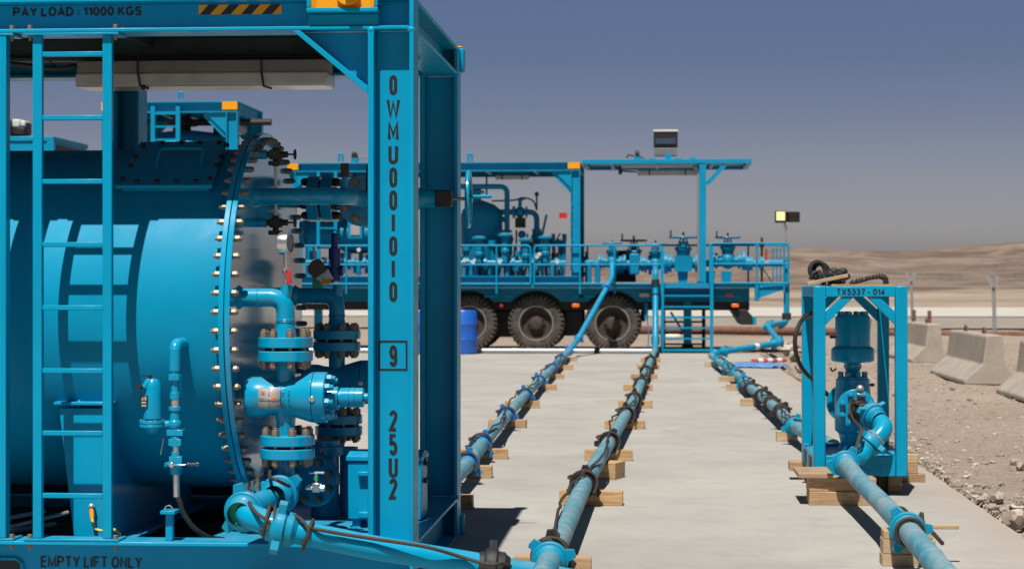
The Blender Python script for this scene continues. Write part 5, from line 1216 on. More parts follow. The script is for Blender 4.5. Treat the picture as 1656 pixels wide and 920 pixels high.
# ---- container frame A with roof beams
def cframe(px0, px1, y0, y1, Y, depth, yt, yb, parent, mat=D_, letters=True, roof=True):
    x0, x1 = pxx(px0, Y), pxx(px1, Y); z1 = pz(yt, Y); zb_ = z1 - .19; z0 = pz(yb, Y); w = .20
    for y in (Y, Y + depth - .16):
        q = MB(); q.box(x0, x1, y, y + .012 + .148, zb_, zb_ + .02).box(x0, x1, y, y + .16, z1 - .02, z1).box(x0, x1, y + .07, y + .085, zb_ + .02, z1 - .02); q.build('roof_beam', mat, parent)
        q = MB(); q.box(x0, x1, y, y + .16, z0, z0 + .02).box(x0, x1, y, y + .16, z0 + .15, z0 + .17).box(x0, x1, y + .07, y + .085, z0 + .02, z0 + .15); q.build('base_beam', mat, parent)
        for xa in (x0, x1 - w):
            q = MB(); q.box(xa, xa + .02, y, y + .158, z0 + .171, zb_ - .001).box(xa + w - .02, xa + w, y, y + .158, z0 + .171, zb_ - .001).box(xa + .02, xa + w - .02, y + .07, y + .085, z0 + .171, zb_ - .001); q.build('post', mat, parent)
        for s_, xc in ((1, x0 + w), (-1, x1 - w)): q = MB(); q.prism([(xc, y + .04, zb_ - .001), (xc + s_ * .36, y + .04, zb_ - .001), (xc, y + .04, zb_ - .36)], (0, .03, 0)).beam((xc + s_ * .37, y + .08, zb_ - .01), (xc, y + .08, zb_ - .38), .12, .02, (0, 1, 0)); q.build('gusset', mat, parent)
    for x in (x0, x1 - .14):
        q = MB(); q.box(x, x + .14, Y + .161, Y + depth - .161, zb_, zb_ + .02).box(x, x + .14, Y + .161, Y + depth - .161, z1 - .02, z1 - .001).box(x + .06, x + .075, Y + .161, Y + depth - .161, zb_ + .02, z1 - .02); q.build('roof_beam', mat, parent)
        q = MB(); q.box(x, x + .14, Y + .161, Y + depth - .161, z0, z0 + .165); q.build('base_beam', mat, parent)
    if roof:
        q = MB(); q.box(x0 + .08, x1 - .08, Y + .086, Y + depth - .086, z1 - .05, z1 - .04)
        for k in range(1, 6): xk = x0 + (x1 - x0) * k / 6; q.box(xk, xk + .06, Y + .09, Y + depth - .09, z1 - .15, z1 - .051)
        q.build('roof_plate', mat, parent)
    for xa in (x0 + .0, x1 - .26):
        q = MB(); q.box(xa, xa + .26, Y - .012, Y - .001, zb_ + .045, z1 - .01); q.build('orange_marker', M['orange'], parent)
    return x0, x1, z0, z1
cframe(463, 938, 0, 0, TY, 2.44, 262, 459, trl)
for k, (y0, y1, px) in enumerate([(302, 325, 924), (335, 338, 925), (344, 360, 924), (366, 384, 924), (392, 396, 925), (404, 428, 924), (436, 440, 925)]):
    q = MB(); yy = y0
    while yy < y1: q.pbox(px - 1.6, yy, px + 1.9, yy + 2.7, TY + .064, TY + .068); yy += 4.1
    q.build('lettering', M['ink'], trl)
# lit mid-bay ladder of the frame, fluorescent fittings
q = MB()
for px in (514.5, 542.5): q.pbox(px - 2.6, 276, px + 2.6, 448, TY - .02, TY + .03)
for y in (305, 337, 369, 401, 433): q.pbox(517, y - 1.3, 540, y + 1.3, TY - .01, TY + .02)
q.build('ladder', D_, trl)
def fluo(px0, px1, y0, y1, Y):
    b = MB(); b.pbox(px0, y0, px1, y1, Y, Y + .16); o = b.build('light_fixture', M['cream'], trl, .02)
    for px in (px0 + (px1 - px0) * .2, px0 + (px1 - px0) * .8):
        q = MB(); q.pbox(px - 1, y0 - 1, px + 1, y1 + .3, Y - .008, Y - .001); q.build('strap', M['cable'], o)
fluo(801, 855, 283.5, 290.5, TY + 1.1)
for px in (551, 760): q = MB(); q.tube(bend([W(px - 3, 262, TY + .1), W(px - 3, 249, TY + .1), W(px + 3, 249, TY + .1), W(px + 3, 262, TY + .1)], .05), .025, 8); q.build('lifting_eye', D_, trl)
q = MB(); q.pbox(567.5, 256, 578, 262, TY + .1, TY + .25); bs = q.build('beacon_base', D_, trl)
q = MB(); q.pbox(568.5, 250, 577.5, 256, TY + .11, TY + .24); q.sphere(W(573, 250, TY + .17), .06, 10, 6); q.build('beacon', M['bronze'], bs); q = MB(); q.tube(smooth_path([W(578, 258, TY + .2), W(588, 256, TY + .2), W(600, 257, TY + .2), W(612, 258, TY + .2)]), .008, 5); q.build('beacon_cable', M['cable'], bs)
# red and white sign plate on the post
q = MB(); q.pbox(904, 344, 917, 353, TY + .0, TY + .02); o = q.build('red_tag', M['red'], trl)
# ---- canopy B over the valve deck
zc1_, zc0_ = pz(258.5), pz(265.5)
q = MB(); q.box(pxx(941), pxx(1216), TY + .0, TY + .10, zc0_, zc1_).box(pxx(941), pxx(1216), TY + 2.3, TY + 2.4, zc0_, zc1_).box(pxx(941), pxx(941) + .1, TY + .101, TY + 2.299, zc0_, zc1_ - .002).box(pxx(1216) - .1, pxx(1216), TY + .101, TY + 2.299, zc0_, zc1_ - .002).box(pxx(941) + .101, pxx(1216) - .101, TY + .101, TY + 2.299, zc1_ - .02, zc1_ - .004)
for px in (985, 1060, 1150): q.box(pxx(px), pxx(px) + .08, TY + .102, TY + 2.298, zc0_ + .01, zc1_ - .022)
cn = q.build('canopy_roof', D_, trl, .004)
q = MB(); q.pbox(1131, 266.5, 1142, 457, TY + .0, TY + .14); q.box(pxx(1131), pxx(1142), TY + 2.26, TY + 2.4, zdk, zc0_ - .003); q.build('canopy_post', D_, trl, .004)
q = MB(); q.beam(W(1143, 298, TY + .07), W(1172, 267, TY + .07), .09, .09, (0, 1, 0)); q.build('canopy_brace', D_, trl)
q = MB(); q.pbox(1005, 266.5, 1124, 271, TY + .25, TY + .40); q.beam(W(1122, 269, TY + .3), W(1131, 279, TY + .3), .06, .10, (0, 1, 0)); q.tube([W(1129.5, 278, TY + .12), W(1129.5, 455, TY + .12)], .022, 8); q.build('cable_tray', M['galv'], cn)
fluo(1031, 1128, 275, 284, TY + .6)
q = MB(); q.pbox(1000, 268, 1006, 282, TY + .5, TY + .6); q.cyl(W(1005, 277, TY + .6), W(1030, 278, TY + .62), .02, n=6); q.build('junction', M['bronze'], trl)
def floodlight(px0, px1, y0, y1, Y, parent, facing=-1, lens='dial', name='floodlight'):
    a = W(px0, y0, Y); c = W(px1, y1, Y); h = a.z - c.z; d = .32
    b = MB(); b.prism([(a.x, Y + .03, c.z + h * .36), (a.x, Y, a.z - h * .06), (a.x, Y + .03, a.z), (a.x, Y + d, a.z), (a.x, Y + d + .04, a.z - h * .4), (a.x, Y + d - .08, c.z + h * .36)], (c.x - a.x, 0, 0))
    o = b.build(name, M['chassis'], parent, .01)
    q = MB(); q.box(a.x + .04, c.x - .04, Y - .012, Y + .004, c.z + h * .50, a.z - h * .26); q.build('lens', M['dial'], o)
    q = MB(); q.box(a.x - .012, c.x + .012, Y - .02, Y + d, a.z + .004, a.z + .05); q.build('visor', M['cream2'], o, .01)
    q = MB(); q.box(a.x + .02, c.x - .02, Y + .02, Y + d - .08, c.z, c.z + h * .33); q.build('ballast_box', M['grey'], o, .01)
    return o
floodlight(1057, 1096, 214, 252, TY + .35, trl)
q = MB(); q.pbox(1075, 248, 1086, 261, TY + .25, TY + .34); q.pbox(1025, 253.5, 1037, 258.5, TY + .2, TY + .5); q.pbox(1117, 254.5, 1126, 258.5, TY + .2, TY + .5); q.pbox(1050, 256, 1060, 258.5, TY + .2, TY + .5); q.pbox(1090, 256, 1103, 258.5, TY + .2, TY + .5); q.build('light_bracket', D_, trl)
q = MB(); q.pbox(1027, 247, 1034, 253, TY + .3, TY + .4); q.torus(W(1030.5, 247, TY + .35), (0, 1, 0), .04, .01, 14, 5); q.tube(smooth_path([W(1014, 256, TY + .3), W(1016, 251, TY + .3), W(1026, 253, TY + .3)]), .014, 6); q.tube(smooth_path([W(1034, 252, TY + .3), W(1042, 258, TY + .3)]), .012, 6); q.build('beacon', M['bronze'], trl)
# lit twin lamp on its thin pole
q = MB(); q.tube([W(1270.5, 397, TY + .1), W(1271.5, 364, TY + .1)], .022, 8); q.pbox(1268, 359, 1274, 366, TY + .06, TY + .16); lpn = q.build('lamp_pole', M['galv'], trl)
q = MB(); q.pbox(1254, 341, 1271, 360, TY + .0, TY + .22); q.obox(W(1281, 351, TY + .25), (.115, .06, 0), (-.05, .10, 0), (0, 0, .11)); lh = q.build('twin_lamp', M['chassis'], lpn, .012)
q = MB(); q.pbox(1255.5, 342.5, 1269.5, 356.5, TY - .012, TY - .001); q.build('lit_lens', M['lamp'], lpn, .004)
# ---- pipework and vessels on the deck
def gate_valve(cx, y, zc, s, parent, mat=DP, wheel_mat=DP, axis=(1, 0, 0), handle=True, square=False):
    d = Vector(axis); c = Vector((cx, y, zc)); b = MB()
    if square: b.box(cx - .17 * s, cx + .17 * s, y - .17 * s, y + .17 * s, zc - .16 * s, zc + .15 * s)
    else: b.sphere(c, .17 * s, 18, 12, 0, (1, 1, 1.05))
    b.cyl(c - d * .30 * s, c + d * .30 * s, .10 * s, n=18)
    for k in (-1, 1): b.cyl(c + d * k * .30 * s, c + d * k * .37 * s, .20 * s, n=24).cyl(c + d * k * .22 * s, c + d * k * .27 * s, .17 * s, n=20)
    b.cyl(c + Vector((0, 0, .12 * s)), c + Vector((0, 0, .26 * s)), .11 * s, .15 * s, n=18).cyl(c + Vector((0, 0, .26 * s)), c + Vector((0, 0, .31 * s)), .17 * s, n=18).cyl(c + Vector((0, 0, .31 * s)), c + Vector((0, 0, .42 * s)), .07 * s, n=14)
    for k in (-1, 1): b.beam(c + d * k * .12 * s + Vector((0, 0, .30 * s)), c + d * k * .05 * s + Vector((0, 0, .48 * s)), .03 * s, .03 * s, (0, 1, 0))
    v = b.build('gate_valve', mat, parent)
    q = MB(); zt = zc + .50 * s; q.torus((cx, y, zt), (0, 0, 1), .26 * s, .020 * s, 28, 6); q.cyl((cx, y, zc + .42 * s), (cx, y, zt + .10 * s), .022 * s, n=8)
    for k in range(4): a = math.pi / 2 * k + .4; q.cyl((cx, y, zt), (cx + .26 * s * math.cos(a), y + .26 * s * math.sin(a), zt), .016 * s, n=6)
    if handle: q.cyl((cx - .24 * s, y - .05, zt), (cx - .24 * s, y - .05, zt + .14 * s), .016 * s, n=6)
    q.build('hand_wheel', wheel_mat, v); return v
yv = TY + .9
gate_valve(pxx(1105, yv), yv, pz(426, yv), 1.12, trl, square=True); gate_valve(pxx(1177, yv), yv, pz(422, yv), 1.0, trl)
gate_valve(pxx(1025, yv + .3), yv + .3, pz(428, yv), 1.05, trl, wheel_mat=M['chassis']); gate_valve(pxx(990, yv - .2), yv - .2, pz(424, yv), .8, trl, handle=False)
gate_valve(pxx(1060, yv), yv, pz(427, yv), .85, trl, handle=False)
q = MB(); q.cyl((pxx(940, yv), yv, pz(426)), (pxx(1272, yv), yv, pz(425)), .075, n=18)
for px in (1000, 1041, 1078, 1134, 1150, 1208, 1214, 1232): q.cyl((pxx(px, yv) - .04, yv, pz(425.5)), (pxx(px, yv) + .04, yv, pz(425.5)), .15, n=20)
q.tube(bend([(pxx(942, yv), yv - .3, pz(424)), (pxx(967, yv), yv - .3, pz(424)), (pxx(967, yv), yv - .3, zdk)], .16), .06, 12); q.tube(bend([(pxx(935, yv), yv - .4, pz(424)), (pxx(954, yv), yv - .4, pz(424)), (pxx(954, yv), yv - .4, zdk)], .16), .05, 12)
q.build('header_pipe', DP, trl)
for px in (1105, 1177, 1150): q = MB(); q.prism([(pxx(px - 9), yv - .1, pz(438)), (pxx(px + 9), yv - .1, pz(438)), (pxx(px + 7), yv - .1, zdk), (pxx(px - 7), yv - .1, zdk)], (0, .2, 0)); q.build('pipe_support', DP, trl, .004)
q = MB(); q.pbox(1018, 410, 1034, 444, TY + .35, TY + .6); q.pbox(1021, 405, 1031, 410, TY + .38, TY + .55); q.build('actuator', DP, trl, .03)
q = MB(); q.pbox(988, 405, 1028, 456, TY + 1.7, TY + 2.1); q.build('control_cabinet', M['chassis'], trl, .01)
q = MB(); 
for px, h in ((1232, 384), (948, 407)): q.cyl(W(px, 456, yv), W(px, h, yv), .025, n=8).cyl(W(px, h + 16, yv), W(px, h + 8, yv), .05, n=8)
q.tube(smooth_path([W(930, 455, yv), W(945, 445, yv), W(942, 438, yv), W(932, 442, yv), W(940, 456, yv)]), .014, 6)
q.tube(smooth_path([W(1205, 430, yv), W(1230, 433, yv), W(1243, 448, yv), W(1247, 456, yv)]), .012, 6)
q.build('instrument_lines', M['bronze'], trl)
part('instrument_tube', M['red'], trl, lambda b: b.cyl(W(1239, 424, yv), W(1239, 402, yv), .02, n=6))
part('name_plate', M['cream'], trl, lambda b: b.pbox(1229, 421, 1244, 428, yv - .10, yv - .085))
# upright vessel with its pipes
yw = TY + 1.2
q = MB(); xv = pxx(779, yw); q.lathe([(zdk + .15, .36), (pz(410), .43), (pz(395), .46), (pz(345), .46), (pz(336), .42), (pz(327), .28), (pz(322), .10), (pz(320), .02)], (xv, yw, 0), (0, 0, 1), 36); q.cyl((xv, yw, zdk), (xv, yw, zdk + .2), .30, n=20); q.build('separator_vessel', DP, trl)
q = MB(); q.cyl((pxx(771, yw), yw, pz(326)), (pxx(771, yw), yw, pz(296)), .10, n=16); q.cyl((pxx(771, yw), yw, pz(304)), (pxx(771, yw), yw, pz(308)), .17, n=16)
q.tube(bend([W(740, 302, yw - .2), W(820, 302, yw - .2), W(820, 410, yw - .2)], .16), .058, 14); q.cyl(W(818, 356, yw - .2), W(800, 350, yw), .06, n=12)
for y in (340, 372, 388): q.cyl(W(820, y, yw - .2), W(820, y + 4, yw - .2), .11, n=14)
q.tube(bend([W(808, 343, yw), W(868, 343, yw), W(868, 370, yw)], .18), .062, 14); q.cyl(W(829, 343, yw), W(833, 343, yw), .13, n=16); q.cyl(W(850, 343, yw), W(853, 343, yw), .12, n=16)
q.sphere(W(841, 343, yw), .12, 12, 8); q.cyl(W(841, 343, yw), W(841, 322, yw), .04, n=8); q.lathe([(0, .02), (.05, .14), (.07, .02)], W(841, 326, yw), (0, 0, 1), 14)
q.cyl(W(868, 370, yw), W(868, 378, yw), .10, n=14).cyl(W(868, 378, yw), W(868, 395, yw), .08, n=12).sphere(W(868, 385, yw), .13, 12, 8)
q.beam(W(876, 383, yw), W(884, 347, yw), .05, .03, (0, 1, 0))
q.build('outlet_piping', DP, trl)
q = MB(); q.pbox(833, 352, 849, 368, yw - .15, yw + .15); q.cyl(W(841, 368, yw), W(841, 345, yw), .05, n=8); q.tube(smooth_path([W(795, 325, yw), W(830, 324, yw), W(846, 320, yw), W(862, 325, yw), W(868, 340, yw)]), .02, 6); q.cyl(W(868, 340, yw), W(868, 312, yw), .02, n=6).sphere(W(868, 314, yw), .05, 8, 6); q.cyl(W(835, 372, yw), W(835, 395, yw), .02, n=6); q.pbox(885, 386, 896, 396, yw, yw + .2); q.beam(W(896, 396, yw), W(906, 377, yw), .03, .03, (0, 1, 0)); q.cyl(W(787, 282, yw), W(787, 318, yw), .02, n=6); q.build('control_instrument', M['bronze'], trl)
# low manifold row of small flanged valves just above the railing foot
q = MB(); ym_ = TY + .45
q.cyl((pxx(487, ym_), ym_, pz(424)), (pxx(915, ym_), ym_, pz(425)), .06, n=14)
for px in (752, 757, 768, 785, 806, 812, 830, 845, 851, 864, 872, 886, 900, 560, 572, 590, 630, 655): q.cyl((pxx(px, ym_) - .03, ym_, pz(424.5)), (pxx(px, ym_) + .03, ym_, pz(424.5)), .11, n=16)
for px in (762, 820, 858, 893, 580): q.cyl((pxx(px, ym_), ym_, zdk + .17), (pxx(px, ym_), ym_, pz(424)), .055, n=12)
q.build('manifold_pipe', DP, trl)
for px, y, s_ in ((775, 405, .62), (817, 400, .55), (850, 408, .5), (882, 404, .55)):
    b = MB(); c = W(px, y, TY + .35); b.cyl((c.x, c.y, pz(424)), (c.x, c.y, c.z), .06, n=12).cyl((c.x, c.y, c.z), (c.x, c.y, c.z + .22), .085, n=14).lathe([(0, .06), (.02, .16), (.06, .16), (.09, .06)], (c.x, c.y, c.z + .22), (0, 0, 1), 16).sphere((c.x, c.y, c.z - .08), .10, 10, 8); b.build('control_valve', DP, trl)
for px, y in ((751, 421), (765, 423.5), (808, 423), (868, 415), (872, 411), (850, 410), (901, 423), (580, 404)):
    q = MB(); c = W(px, y, TY + .30); q.cyl(c, c + Vector((0, .05, 0)), .045, n=14); q.build('dial_gauge', M['cream2'], trl)
q = MB()
for i in range(26): 
    px = 745 + i * 6.6; h = RND.uniform(376, 420)
    q.cyl(W(px, 447, TY + .9), W(px + RND.uniform(-3, 3), h, TY + .9), RND.uniform(.015, .05), n=8)
    if i % 3 == 0: q.sphere(W(px, h, TY + .9), .09, 8, 6)
q.build('riser_cluster', DP, trl)
q = MB()
for i in range(12): px = 752 + i * 13; q.pbox(px, RND.uniform(394, 415), px + RND.uniform(4, 9), RND.uniform(420, 440), TY + 1.4, TY + 1.6)
q.build('instrument_boxes', M['bronze'], trl)
for i in range(16):
    px = 755 + i * 10.2; q = MB(); Yk = TY + RND.uniform(.55, .75); h = RND.uniform(386, 428)
    if i % 2: q.tube(smooth_path([W(px, 452, Yk), W(px + 2, 438, Yk), W(px + RND.uniform(-8, 8), 430, Yk), W(px + RND.uniform(-6, 10), h, Yk)], 4), .022, 6); q.build('control_hose', M['hose'], trl)
    else: q.cyl(W(px, 446, Yk), W(px, h, Yk), .03, n=8).cyl(W(px, h + 8, Yk), W(px, h, Yk), .085, n=12); q.build('small_valve', M['bronze'] if i % 4 else DP, trl)
# horizontal vessel behind the ladder
q = MB(); q.lathe([(0, .02), (.05, .34), (.2, .44), (1.35, .44), (1.5, .34), (1.56, .02)], W(546, 378, TY + 1.2), (1, 0, 0), 30); q.cyl(W(552, 377, TY + .75), W(606, 377, TY + .75), .20, n=18); q.lathe([(0, .30), (.06, .30)], W(491, 378, TY + 1.0), (1, 0, 0), 24); q.cyl(W(470, 378, TY + 1.1), W(546, 378, TY + 1.1), .28, n=20); q.build('filter_vessel', DP, trl)
q = MB(); q.pbox(562, 352, 586, 386, TY + .45, TY + .7); nb = q.build('instrument_box', D_, trl, .01); q = MB(); q.pbox(567, 364, 582, 380, TY + .43, TY + .449); q.build('name_plate', M['nameplate'], nb)
q = MB()
for i in range(10): q.pbox(500 + i * 10, RND.uniform(404, 425), 506 + i * 10, RND.uniform(432, 446), TY + .9, TY + 1.1)
q.build('pump_block', DP, trl)
# risers joining the pipelines to the trailer
def riser(pts, label_parent, unions, nm='riser_pipe', r=.055):
    P = [Vector(p) for p in pts]; b = MB(); b.tube(P, r, 14); o = b.build(nm, D_, label_parent)
    return o
e2 = Pl[-1]; riser(bend([e2, W(935, 548, 39.5), W(983, 462, 41.7), W(990, 450, 41.75), W(990, 428, 41.9), (pxx(990, yv), yv - .2, pz(424))], .1), trl, [])
e3 = Pm[-1]; riser(bend([e3, W(1060, 553, 41.2), W(1060, 470, 41.85), W(1060, 440, 41.85), (pxx(1060, yv), yv, pz(427))], .12), trl, [], r=.065)
for p, d in ((W(936, 547, 39.6), Vector((.6, .5, .9))), (W(981, 464, 41.6), Vector((.5, .5, .9)))): union_at(p, d, trl, 'azure', .3)
q = MB(); q.cyl(W(1060, 478, 41.84), W(1060, 474, 41.84), .12, n=14).cyl(W(1060, 462, 41.85), W(1060, 452, 41.85), .085, n=14).cyl(W(1060, 556, 41.2), W(1060, 545, 41.3), .085, n=14); q.build('black_coupling', M['black'], trl)
q = MB(); q.tube(bend([(pxx(1272, yv), yv, pz(425)), W(1272, 425, TY + .1), W(1272, 520, TY + .1), W(1262, 528, TY - .2)], .14), .06, 14); rs = q.build('riser_pipe', D_, trl); q = MB(); q.cyl(W(1272, 506, TY + .1), W(1272, 517, TY + .1), .095, n=14); q.build('black_coupling', M['black'], rs)
P0 = [W(1268, 522, TY - .1), W(1240, 527, 41.2), W(1256, 552, 38.2), W(1162, 567, 35.6), Pr[0]]
zf = lambda v, z: Vector((v.x, v.y, z))
P0 = [W(1270, 521, TY), zf(W(1240, 527, 41.0), .58), zf(W(1262, 553, 37.6), .33), zf(W(1160, 568, 36.0), .20), Pr[0]]
t5 = thing('pipeline', (P0[2].x, P0[2].y, 0), 'teal elbowed pipe lying between the trailer end riser and the closely spaced unions', 'pipeline')
b = MB(); b.tube(bend(P0, .14, 6), .058, 14); b.build('pipe', D_, t5)
for i in (1, 2, 3):
    for k in (-1, 1):
        d = (P0[i + k] - P0[i]).normalized(); union_at(P0[i] + d * .2, d, t5, 'union', .4)
q = MB(); dA = (P0[3] - P0[2]).normalized(); pm = P0[2] + dA * .75; q.cyl(pm, pm + dA * .12, .06, n=14); q.build('white_band', M['white'], t5)

# ------------------------------------------------------------------ things around the trailer
def barrel(px, Y, label):
    b = MB(); x = pxx(px, Y); b.lathe([(0, .26), (.02, .285), (.28, .29), (.30, .298), (.32, .29), (.60, .29), (.62, .298), (.64, .29), (.86, .285), (.90, .26), (.90, .24), (.885, .235), (.885, .001)], (x, Y, .002), (0, 0, 1), 36)
    o = b.build('barrel', M['barrel'], None); tag(o, label, 'barrel'); q = MB(); q.cyl((x + .12, Y, .887), (x + .12, Y, .91), .035, n=12); q.build('bung', M['barrel'], o); return o
barrel(749, 40.6, 'bright blue plastic barrel standing before the trailer wheels'); barrel(678, 40.5, 'second blue barrel, seen only as a sliver between the two lettered frame posts')
b = MB(); b.cyl((pxx(470, 41.0), 41.0, .055), (pxx(1066, 41.0), 41.0, .055), .052, n=14); o = b.build('ground_pipe', M['galv']); tag(o, 'long white steel pipe lying on the slab end before the trailer wheels', 'pipe')
for i, px in enumerate((832, 965)):
    b = MB(); b.cyl((pxx(px, 41.0) - .05, 41.0, .055), (pxx(px, 41.0) + .05, 41.0, .055), .06, n=14); b.build('coupling', M['cream'] if i == 0 else M['black'], o)
b = MB(); xa, xb_ = pxx(900, 56), pxx(2300, 56); P = smooth_path([(xa, 56, .13), (pxx(1100, 56), 56.2, .14), (pxx(1300, 56), 56.5, .10), (pxx(1500, 57), 57, .02), (pxx(1620, 57), 57, -.02), (xb_, 58, -.02)], 8); b.tube(P, .12, 12); o = b.build('rusty_pipeline', M['rust']); tag(o, 'rusty brown pipeline lying along the far side of the stony ground', 'pipe')
# red and white pole, blue tarp, white sack, small debris
pa, pb = G(1217, 588), G(1270, 586); o = thing('marker_pole', (pa + pb) / 2, 'red and white striped pole lying on the slab corner', 'pole')
for i in range(7):
    b = MB(); p0 = pa + (pb - pa) * i / 7; p1 = pa + (pb - pa) * (i + 1) / 7; b.cyl(p0 + Vector((0, 0, .045)), p1 + Vector((0, 0, .045)), .042, n=12); b.build('stripe', M['stripe'] if i % 2 == 0 else M['white'], o)
c = G(1224, 594); b = MB(); n = 22; vs = []
for i in range(n):
    for j in range(9):
        u, v = i / (n - 1), j / 8; vs.append((c.x - .48 + .98 * u + .05 * math.sin(5 * v), c.y - .35 + .8 * v + .1 * math.sin(7 * u), .02 + .05 * abs(mnoise.noise((u * 7, v * 5, 1))) + .05 * math.sin(math.pi * u) * math.sin(math.pi * v) * (1 + mnoise.noise((u * 9, v * 9, 4)))))
b.add(vs, [(i * 9 + j, i * 9 + j + 1, (i + 1) * 9 + j + 1, (i + 1) * 9 + j) for i in range(n - 1) for j in range(8)]); o = b.build('tarpaulin', M['tarp']); sd = o.modifiers.new('t', 'SOLIDIFY'); sd.thickness = .006; tag(o, 'crumpled blue tarpaulin on the slab by the closely spaced unions', 'tarpaulin')
c = G(1088, 548); b = MB(); b.sphere((c.x, c.y, .06), .24, 14, 9, 0, (1, .7, .42)); o = b.build('sack', M['cream2']); tag(o, 'pale sack lying on the earth behind the trailer ladder', 'sack')
c = G(1190, 571, 0); b = MB(); b.box(c.x - .14, c.x + .14, c.y, c.y + .2, 0, .11); o = b.build('timber_block', M['wood'], None, .004, smooth=0); tag(o, 'small wooden block under the elbowed pipe near the tarpaulin', 'timber block')

# ------------------------------------------------------------------ concrete barriers
def barrier(p0, p1, label, first=[None]):
    p0, p1 = Vector(p0), Vector(p1)
    d = (p1 - p0); L = d.length; d.normalize()
    if first[0] is None:
        sec = [(-.43, 0), (.30, 0), (.30, .07), (.15, .28), (.115, .70), (.09, .72), (-.09, .72), (-.115, .70), (-.165, .30), (-.43, .065)]
        root = bpy.data.objects.new('concrete_barrier', None); sc.collection.objects.link(root); place(root, (0, 0, 0))
        b = MB(); ns = 40; ny = len(sec); vs_ = [(x + .003 * mnoise.noise((x * 9, i * .2, z * 5)), 3.5 * i / ns, z - (.03 * max(0, mnoise.noise((i * .9, x * 5, 2)) - .25) if z > .6 else 0) + (.05 * max(0, mnoise.noise((i * .8, x, 8)) - .1) if z < .05 else 0)) for i in range(ns + 1) for x, z in sec]
        b.add(vs_, [(i * ny + k, i * ny + (k + 1) % ny, (i + 1) * ny + (k + 1) % ny, (i + 1) * ny + k) for i in range(ns) for k in range(ny)] + [tuple(range(ny - 1, -1, -1)), tuple(range(ns * ny, ns * ny + ny))]); bo_ = b.build('block', M['concrete'], root, .015)
        for y in (.9, 2.6):
            q = MB(); q.tube(bend([(0, y - .06, .70), (0, y - .06, .80), (0, y + .06, .80), (0, y + .06, .70)], .04), .02, 6); q.build('lifting_loop', M['rust'], root)
        first[0] = root; o = root
    else: o = copy_tree(first[0])
    o.location = p0; o.rotation_euler.z = math.atan2(d.y, d.x) - math.pi / 2
    tag(o, label, 'barrier', 'concrete barriers beside the slab'); return o
for (x0, y0, x1, y1, lb) in [(4.92, 23.2, 4.90, 27, 'concrete barrier cut off by the picture edge beside the stony ground'), (4.84, 29.0, 4.82, 32.5, 'concrete barrier standing whole between the picture edge one and the valve frame'),
                             (5.08, 37.0, 5.0, 40.5, 'concrete barrier showing its end just beside the corner post of the valve frame'), (4.75, 43.5, 4.8, 47, 'concrete barrier seen through the valve frame, behind the upright actuator')]:
    barrier((x0, y0, -.02), (x1, y1, -.02), lb)
# fence posts with Y heads and razor wire coils
def fpost(px, Y, ytop, label):
    p = W(px, 460, Y); zt = W(px, ytop, Y).z; z0 = hgt(p.x, Y) - .05; b = MB(); b.cyl((p.x + .03, Y, z0), (p.x, Y, zt - .42), .052, n=10); b.beam((p.x, Y, zt - .45), (p.x + .10, Y, zt), .11, .08, (0, 1, 0)); b.beam((p.x, Y, zt - .43), (p.x - .20, Y, zt + .0), .08, .08, (0, 1, 0))
    o = b.build('fence_post', M['galv']); return tag(o, label, 'fence post', 'fence posts beyond the barriers')
fpost(1607, 58, 446, 'grey fence post with a forked top standing behind the whole barrier'); fpost(1474, 74, 441, 'grey fence post with a forked top beside the top corner of the valve frame')
b = MB(); Yc = 70
for i in range(26):
    px = 1330 + i * 15; c = W(px, 440 + 1.5 * math.sin(i), Yc + i * .2)
    for k in (-1, 1): b.torus(c + Vector((.1 * k, 0, 0)), (.5 * k, 1, .1), .36, .004, 22, 4)
for y in (440, 452, 470, 486): b.tube([W(1320, y, Yc), W(1474, y + 1, 74), W(1607, y + 1, 58), W(1760, y + 2, 50)], .004, 4)
o = b.build('razor_wire', M['galv']); tag(o, 'thin coiled razor wire strung between the forked fence posts', 'razor wire')
for i, (px, y) in enumerate(((1478, 509), (1503, 511))):
    g = G(px, y + 14); b = MB(); b.cyl((g.x, g.y, -.05), (g.x, g.y, .50), .07, n=10); o = b.build('ground_stake', M['rust']); tag(o, ['short rusty stake standing on the earth nearer the valve frame post', 'short rusty stake standing on the earth farther from the valve frame post'][i], 'stake')

# ------------------------------------------------------------------ second vessel unit and box cabin far behind the first skid
U2 = 33.0
un = thing('tank_trailer', (pxx(290, U2), U2 + 1.1, 0), 'teal framed tank unit with a domed top seen above the front vessel', 'tank trailer')
x0, x1, z0, z1 = cframe(164, 384, 0, 0, U2, 2.2, 160, 330, un)
q = MB(); xc = (x0 + x1) / 2 + .05; zc_ = pz(245, U2); q.lathe([(zc_ - 1.2, 1.02), (zc_, 1.02), (zc_ + .18, .96), (zc_ + .33, .78), (zc_ + .42, .5), (zc_ + .46, .2), (zc_ + .47, .001)], (xc + .0, U2 + 1.1, 0), (0, 0, 1), 48); q.build('tank', D_, un)
q = MB(); q.cyl((xc - .1, U2 + 1.1, zc_ + .40), (xc - .1, U2 + 1.1, zc_ + .75), .16, n=16).cyl((xc - .1, U2 + 1.1, zc_ + .55), (xc - .1, U2 + 1.1, zc_ + .62), .28, n=18); q.cyl((xc + .62, U2 + .9, zc_ + .2), (xc + .62, U2 + .9, zc_ + .7), .12, n=14).cyl((xc - .1, U2 + 1.0, zc_ + .6), (xc + 1.5, U2 + 1.0, zc_ + .6), .06, n=10).cyl((xc + .7, U2 + .9, zc_ + .32), (xc + .9, U2 + .9, zc_ + .42), .10, n=12); q.build('top_piping', M['chassis'], un)
q = MB()
for px in (247, 287.5): q.pbox(px - 3.4, 172, px + 3.4, 300, U2 - .02, U2 + .04)
